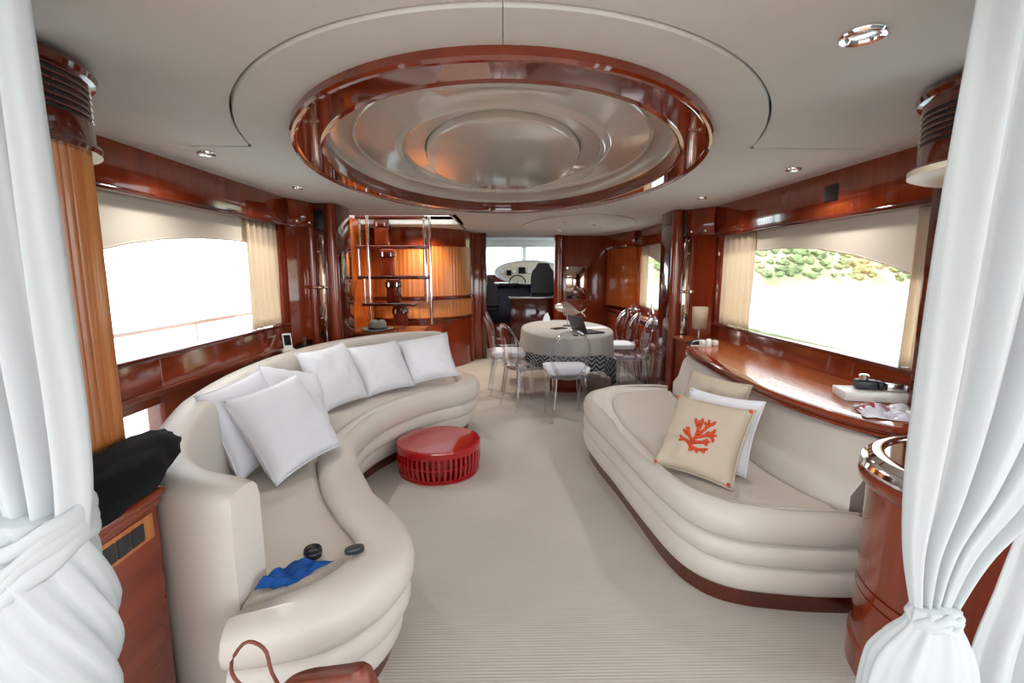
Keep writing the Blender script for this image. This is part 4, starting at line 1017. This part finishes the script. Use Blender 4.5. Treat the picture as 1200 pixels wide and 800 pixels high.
for x in (-.15, .02, .20): 
    bm = B(); tube(bm, [(x, 10.58, 1.16), (x + .07, 10.58, 1.16)], .022, 8); put('chrome_switch', bm, M_CHROME, t)
bm = B()
for k in range(24): pass
tube(bm, [(.30 + .17 * math.cos(2*PI*k/28), 10.45 + .05 * math.sin(2*PI*k/28), 1.20 + .15 * math.sin(2*PI*k/28)) for k in range(28)], .014, 8, ring=True); put('steering_wheel', bm, M_BLACK, t)
bm = B(); tube(bm, [(.30, 10.45, 1.20), (.30, 10.75, 1.10)], .03, 8); put('steering_column', bm, M_BLACK, t)
def helm_seat(x, y, label, nm='helm_chair', dz=0):
    t = empty(nm, (x, y, 0), label, 'seat')
    bm = B(); pl = [(-.24, 1.0), (-.25, 1.3), (-.21, 1.46), (-.13, 1.50), (-.12, 1.60), (.12, 1.60), (.13, 1.50), (.21, 1.46), (.25, 1.3), (.24, 1.0)]
    prism(bm, [(x + a, b + dz) for a, b in pl], 'y', y - .07, y + .05); bmesh.ops.bevel(bm, geom=list(bm.edges), offset=.02, segments=2, affect='EDGES'); put('backrest', bm, M_BLACK, t)
    box('seat_cushion', x - .25, x + .25, y, y + .45, .88 + dz, 1.0 + dz, M_BLACK, t, .04, 3)
    bm = B(); lathe(bm, [(.18, 0), (.18, .03), (.05, .06), (.05, .88 + dz)], (x, y + .22, 0), 24); put('pedestal', bm, M_STEEL, t)
helm_seat(.80, 9.95, 'black high-backed helm seat in front of the white oval binnacle')
helm_seat(-.36, 10.2, 'black helm seat half hidden by the left door column', dz=-.28)
t = empty('doorway_cabinet', (.6, 9.4, 0), 'dark wood cabinet with silver edged top just beyond the doorway', 'cabinet')
box('body', .14, 1.4, 9.35, 9.62, 0, .92, M_MAHD, t, .008); box('top', .10, 1.4, 9.30, 9.62, .92, .955, M_STEEL, t, .015, 3)
d = box('door', .62, 1.1, 9.338, 9.352, .1, .85, M_MAHD, t, .004); bm = B(); bmesh.ops.create_uvsphere(bm, u_segments=12, v_segments=8, radius=.02, matrix=Matrix.Translation((.68, 9.325, .72))); put('knob', bm, M_CHROME, d)

# ------------------------------------------------------------------ small things
HZ = .785
t = empty('felt_hat', (-1.42, 5.50, HZ), 'grey felt hat with round crown on the ledge behind the sofa', 'hat')
bm = B(); secs = []
for r_, z in ((.02, .115), (.05, .118), (.075, .112), (.092, .09), (.10, .05), (.104, .012), (.12, .004), (.15, .004), (.175, .012), (.178, .008), (.15, .0), (.10, .0)):
    secs.append([Vector((-1.42 + r_ * 1.0 * math.cos(a), 5.50 + r_ * 1.1 * math.sin(a), HZ + z + (.008 + .008 * math.cos(2 * a) if r_ > .14 else 0) - (.02 * math.exp(-(math.cos(a) * r_ / .02) ** 2) if z > .10 else 0))) for a in [2*PI*k/40 for k in range(40)]])
loft(bm, secs, cap=True); 
put('felt_body', bm, M_FELT, t, angle=180)
bm = B(); lathe(bm, [(.1045, .014), (.1065, .016), (.1045, .04), (.103, .04)], (-1.42, 5.50, HZ), 40)
for v in bm.verts: v.co.y = 5.50 + (v.co.y - 5.50) * 1.1
put('hat_band', bm, M_DGREY, t)
PZ = .775
t = empty('phone_dock', (-1.78, 4.02, PZ), 'white cordless phone with dark screen tilted in its dock on the side ledge', 'phone', rz=math.radians(35))
box('dock', -.055, .055, -.045, .055, 0, .035, M_WHITEP, t, .012, 3, local=True)
Mx = Matrix.Translation((0, -.01, .02)) @ Matrix.Rotation(math.radians(-24), 4, 'X')
hs = box('handset', -.035, .035, -.008, .012, 0, .15, M_WHITEP, t, .006, 3, M=Mx, local=True); box('screen', -.026, .026, -.0095, -.007, .045, .135, M_SCREEN, hs, 0, M=Mx, local=True)
t = empty('black_tray', (-1.775, 4.34, PZ), 'black tray with a small glass on the side ledge beside the column', 'tray')
box('tray', -1.84, -1.725, 4.26, 4.42, PZ, PZ + .018, M_BLACK, t, .006); bm = B(); lathe(bm, [(0, .02), (.02, .02), (.024, .09)], (-1.78, 4.34, PZ), 16); put('glass', bm, M_CRYST, t)
SZ = .8025
t = empty('table_lamp', (1.86, 4.58, SZ), 'small table lamp with cream rectangular shade at the end of the window shelf', 'lamp')
bm = B(); lathe(bm, [(0, 0), (.04, 0), (.042, .008), (.014, .016), (.009, .03), (.009, .11)], (1.86, 4.58, SZ), 20); put('stem', bm, M_CRYST, t)
bm = B(); loft(bm, [[Vector((1.86 + sx * w, 4.58 + sy * .04, SZ + z)) for sx, sy in ((-1, -1), (1, -1), (1, 1), (-1, 1))] for w, z in ((.055, .105), (.060, .31))], cap=False); o = put('shade', bm, M_SHEER, t); o.modifiers.new('s', 'SOLIDIFY').thickness = .003
t = empty('charger_tangle', (1.76, 4.15, SZ), 'white charger plugs with a looped cable on the window shelf', 'charger')
for k, (x, y, a, l) in enumerate(((1.735, 4.18, .5, .05), (1.78, 4.16, -.3, .055), (1.84, 4.17, .2, .045))):
    Mx = Matrix.Translation((x, y, SZ)) @ Matrix.Rotation(a, 4, 'Z')
    box('plug', -.022, .022, -.025, .025, 0, .05 + .012 * (k == 1), M_WHITEP, t, .012, 3, M=Mx)
bm = B(); tube(bm, [(1.735, 4.16, SZ + .02), (1.70, 4.14, SZ + .055), (1.64, 4.14, SZ + .045), (1.62, 4.15, SZ + .008), (1.68, 4.15, SZ + .005), (1.78, 4.10, SZ + .005)], .004, 6); put('cable', bm, M_WHITEP, t)
bm = B(); prism(bm, [(1.64, 4.30), (1.76, 4.42), (1.82, 4.34), (1.70, 4.24)], 'z', SZ, SZ + .022); tag(put('black_pouch', bm, M_BLACK, smooth=False), 'flat black pouch behind the white charger plugs on the window shelf', 'pouch')
bm = B(); abox(bm, -.15, .15, -.085, .085, 0, .045, .005)
for v in bm.verts: v.co = Matrix.Translation((1.88, 2.40, SZ)) @ Matrix.Rotation(-.25, 4, 'Z') @ v.co
tag(put('white_box', bm, M_WHITEP), 'flat white box under the camera on the window shelf', 'box')
bz = SZ + .0455
t = empty('compact_camera', (1.86, 2.42, bz), 'small black and silver camera lying on the flat white box', 'camera', rz=-.3)
box('body', -.05, .05, -.03, .03, 0, .05, M_DGREY, t, .012, 3, local=True); bm = B(); lathe(bm, [(.022, 0), (.024, .02), (.018, .026), (0, .024)], (-.01, 0, .05), 20); put('lens_barrel', bm, M_CHROME, t, local=True); box('grip', .05, .075, -.028, .028, 0, .045, M_BLACK, t, .01, 3, local=True)
bm = B(); abox(bm, -.045, .045, -.03, .03, 0, .04, .006)
for v in bm.verts: v.co = Matrix.Translation((1.975, 2.37, bz)) @ Matrix.Rotation(-.3, 4, 'Z') @ v.co
tag(put('silver_case', bm, M_STEEL), 'small silver case beside the camera on the flat white box', 'case')
def crumple(name, poly, z, hgt, mat, n=22, freq=9, seed=1):
    """thin crumpled sheet filling a convex quad"""
    a, b, c, d = [Vector((p[0], p[1], 0)) for p in poly]; bm = B(); g = []
    for i in range(n + 1):
        row = []
        for j in range(n + 1):
            u, v = i / n, j / n; p = a.lerp(b, u).lerp(d.lerp(c, u), v)
            e = min(u, 1 - u, v, 1 - v) * 6; e = min(1, e + .18)
            q = abs(noise.noise((p.x * freq, p.y * freq, seed))) + .5 * abs(noise.noise((p.x * freq * 2.3, p.y * freq * 2.3, seed + 4)))
            jit = Vector((noise.noise((u * 4, v * 4, seed + 9)), noise.noise((u * 4, v * 4, seed + 19)), 0)) * .012
            row.append(bm.verts.new(p + jit + Vector((0, 0, z + .003 + hgt * q * e))))
        g.append(row)
    for i in range(n):
        for j in range(n): bm.faces.new((g[i][j], g[i+1][j], g[i+1][j+1], g[i][j+1]))
    return bm
def make_mag():
    m, nt, b = new_mat('glossy_wrapper')
    tc = nt.nodes.new('ShaderNodeTexCoord'); v = nt.nodes.new('ShaderNodeTexVoronoi'); v.inputs['Scale'].default_value = 14; nt.links.new(tc.outputs['Object'], v.inputs['Vector'])
    r = nt.nodes.new('ShaderNodeValToRGB'); r.color_ramp.interpolation = 'CONSTANT'
    for k, (p, c) in enumerate(((0, '#d8d6e4'), (.35, '#b08a94'), (.5, '#e4e4ee'), (.68, '#a04852'), (.78, '#76808e'), (.88, '#ececf4'))):
        e = r.color_ramp.elements[k] if k < 2 else r.color_ramp.elements.new(p); e.position = p; e.color = rgb(c)
    s = nt.nodes.new('ShaderNodeSeparateColor'); nt.links.new(v.outputs['Color'], s.inputs[0]); nt.links.new(s.outputs[0], r.inputs[0]); nt.links.new(r.outputs[0], b.inputs['Base Color'])
    b.inputs['Roughness'].default_value = .12; return m
bm = crumple('m', [(1.60, 2.06), (1.76, 2.0), (1.92, 2.20), (1.68, 2.26)], SZ, .05, None, freq=8)
o = put('crumpled_wrapper', bm, make_mag(), angle=25); o.modifiers.new('s', 'SOLIDIFY').thickness = .002
tag(o, 'crumpled glossy plastic wrapper with red print on the window shelf edge', 'wrapper')
bm = B(); abox(bm, -.06, .06, -.035, .035, 0, .028, .010, 3)
for v in bm.verts: v.co = Matrix.Translation((1.86, 2.06, SZ)) @ Matrix.Rotation(-.2, 4, 'Z') @ v.co
tag(put('white_charger_brick', bm, M_WHITEP), 'rounded white power brick beside the crumpled wrapper on the shelf', 'charger')
# on the sofa
bm = crumple('b', [(-.795, 1.435), (-.70, 1.455), (-.60, 1.60), (-.735, 1.60)], .437, .07, None, n=30, freq=6, seed=3)
o = put('blue_cloth', bm, M_BLUE, angle=20); o.modifiers.new('s', 'SOLIDIFY').thickness = .003
tag(o, 'crumpled bright blue cloth lying on the near sofa seat', 'cloth')
t = empty('lens_hood', (-.685, 1.635, .437), 'black lens beside the blue cloth on the sofa seat', 'lens')
bm = B(); lathe(bm, [(0, .0), (.030, .0), (.030, .03), (.026, .034), (.022, .03), (.018, .022), (0, .020)], (-.685, 1.635, .437), 28); put('barrel', bm, M_BLACK, t)
bm = B(); lathe(bm, [(.0305, .010), (.032, .012), (.032, .020), (.0305, .022)], (-.685, 1.635, .437), 28); put('grip_ring', bm, M_DGREY, t)
t = empty('oval_gadget', (-.53, 1.615, .464), 'small dark oval gadget lying on the sofa seat border', 'gadget', rz=.5)
bm = B(); loft(bm, [[Vector((.034 * s * math.cos(a), .020 * s * math.sin(a), z)) for a in [2*PI*k/28 for k in range(28)]] for s, z in ((.95, 0), (1, .004), (1, .015), (.93, .018), (.05, .017))]); put('shell', bm, M_DGREY, t, local=True)
bm = B(); loft(bm, [[Vector((.02 * s * math.cos(a), .011 * s * math.sin(a), .0165 + z)) for a in [2*PI*k/20 for k in range(20)]] for s, z in ((1, 0), (.95, .003), (.05, .003))]); put('inset', bm, M_BLACK, t, local=True)
# black bundle on the cabinet
bm = B(); bmesh.ops.create_icosphere(bm, subdivisions=4, radius=1)
for v in bm.verts:
    p = v.co.copy(); q = noise.noise(p * 1.7 + Vector((3, 1, 2))); q2 = noise.noise(p * 4 + Vector((1, 5, 2)))
    s = 1 + .16 * q + .10 * q2 + .05 * noise.noise(p * 9)
    x, y, z = p.x * .115 * s, p.y * .31 * s, p.z * s
    z = z * .075 if z > 0 else max(z * .06, -.055)
    v.co = Matrix.Translation((-1.115, 1.33, .857)) @ Matrix.Rotation(.16, 4, 'Z') @ Vector((x, y, z + .02 * p.y))
tag(put('black_bundle', bm, M_BLACKF, angle=180), 'folded black garment lying on the wooden cabinet against the sofa back', 'garment')
# leather bag on the floor in front of the sofa
t = empty('leather_bag', (-.46, 1.05, 0), 'tan leather tote bag with thin looped handle at the near end of the sofa', 'bag')
bm = B(); secs = []
for z, w, d in ((.0, .15, .055), (.02, .165, .065), (.25, .175, .065), (.42, .17, .05), (.475, .15, .03), (.49, .13, .02)):
    secs.append([Vector((-.43 + (w * .72 * math.copysign(abs(math.cos(a)) ** .6, math.cos(a))), 1.06 + d * math.copysign(abs(math.sin(a)) ** .6, math.sin(a)), z + (.02 * math.cos(a) if z > .4 else 0))) for a in [2*PI*k/36 for k in range(36)]])
loft(bm, secs); put('body', bm, M_BAG, t, angle=60)
bm = B(); tube(bm, catmull([(-.54, 1.08, .36), (-.66, 1.10, .42), (-.68, 1.10, .48), (-.64, 1.10, .54), (-.595, 1.10, .52), (-.575, 1.09, .46), (-.53, 1.08, .38)], 24), .0045, 8); put('handle', bm, M_BAG, t)
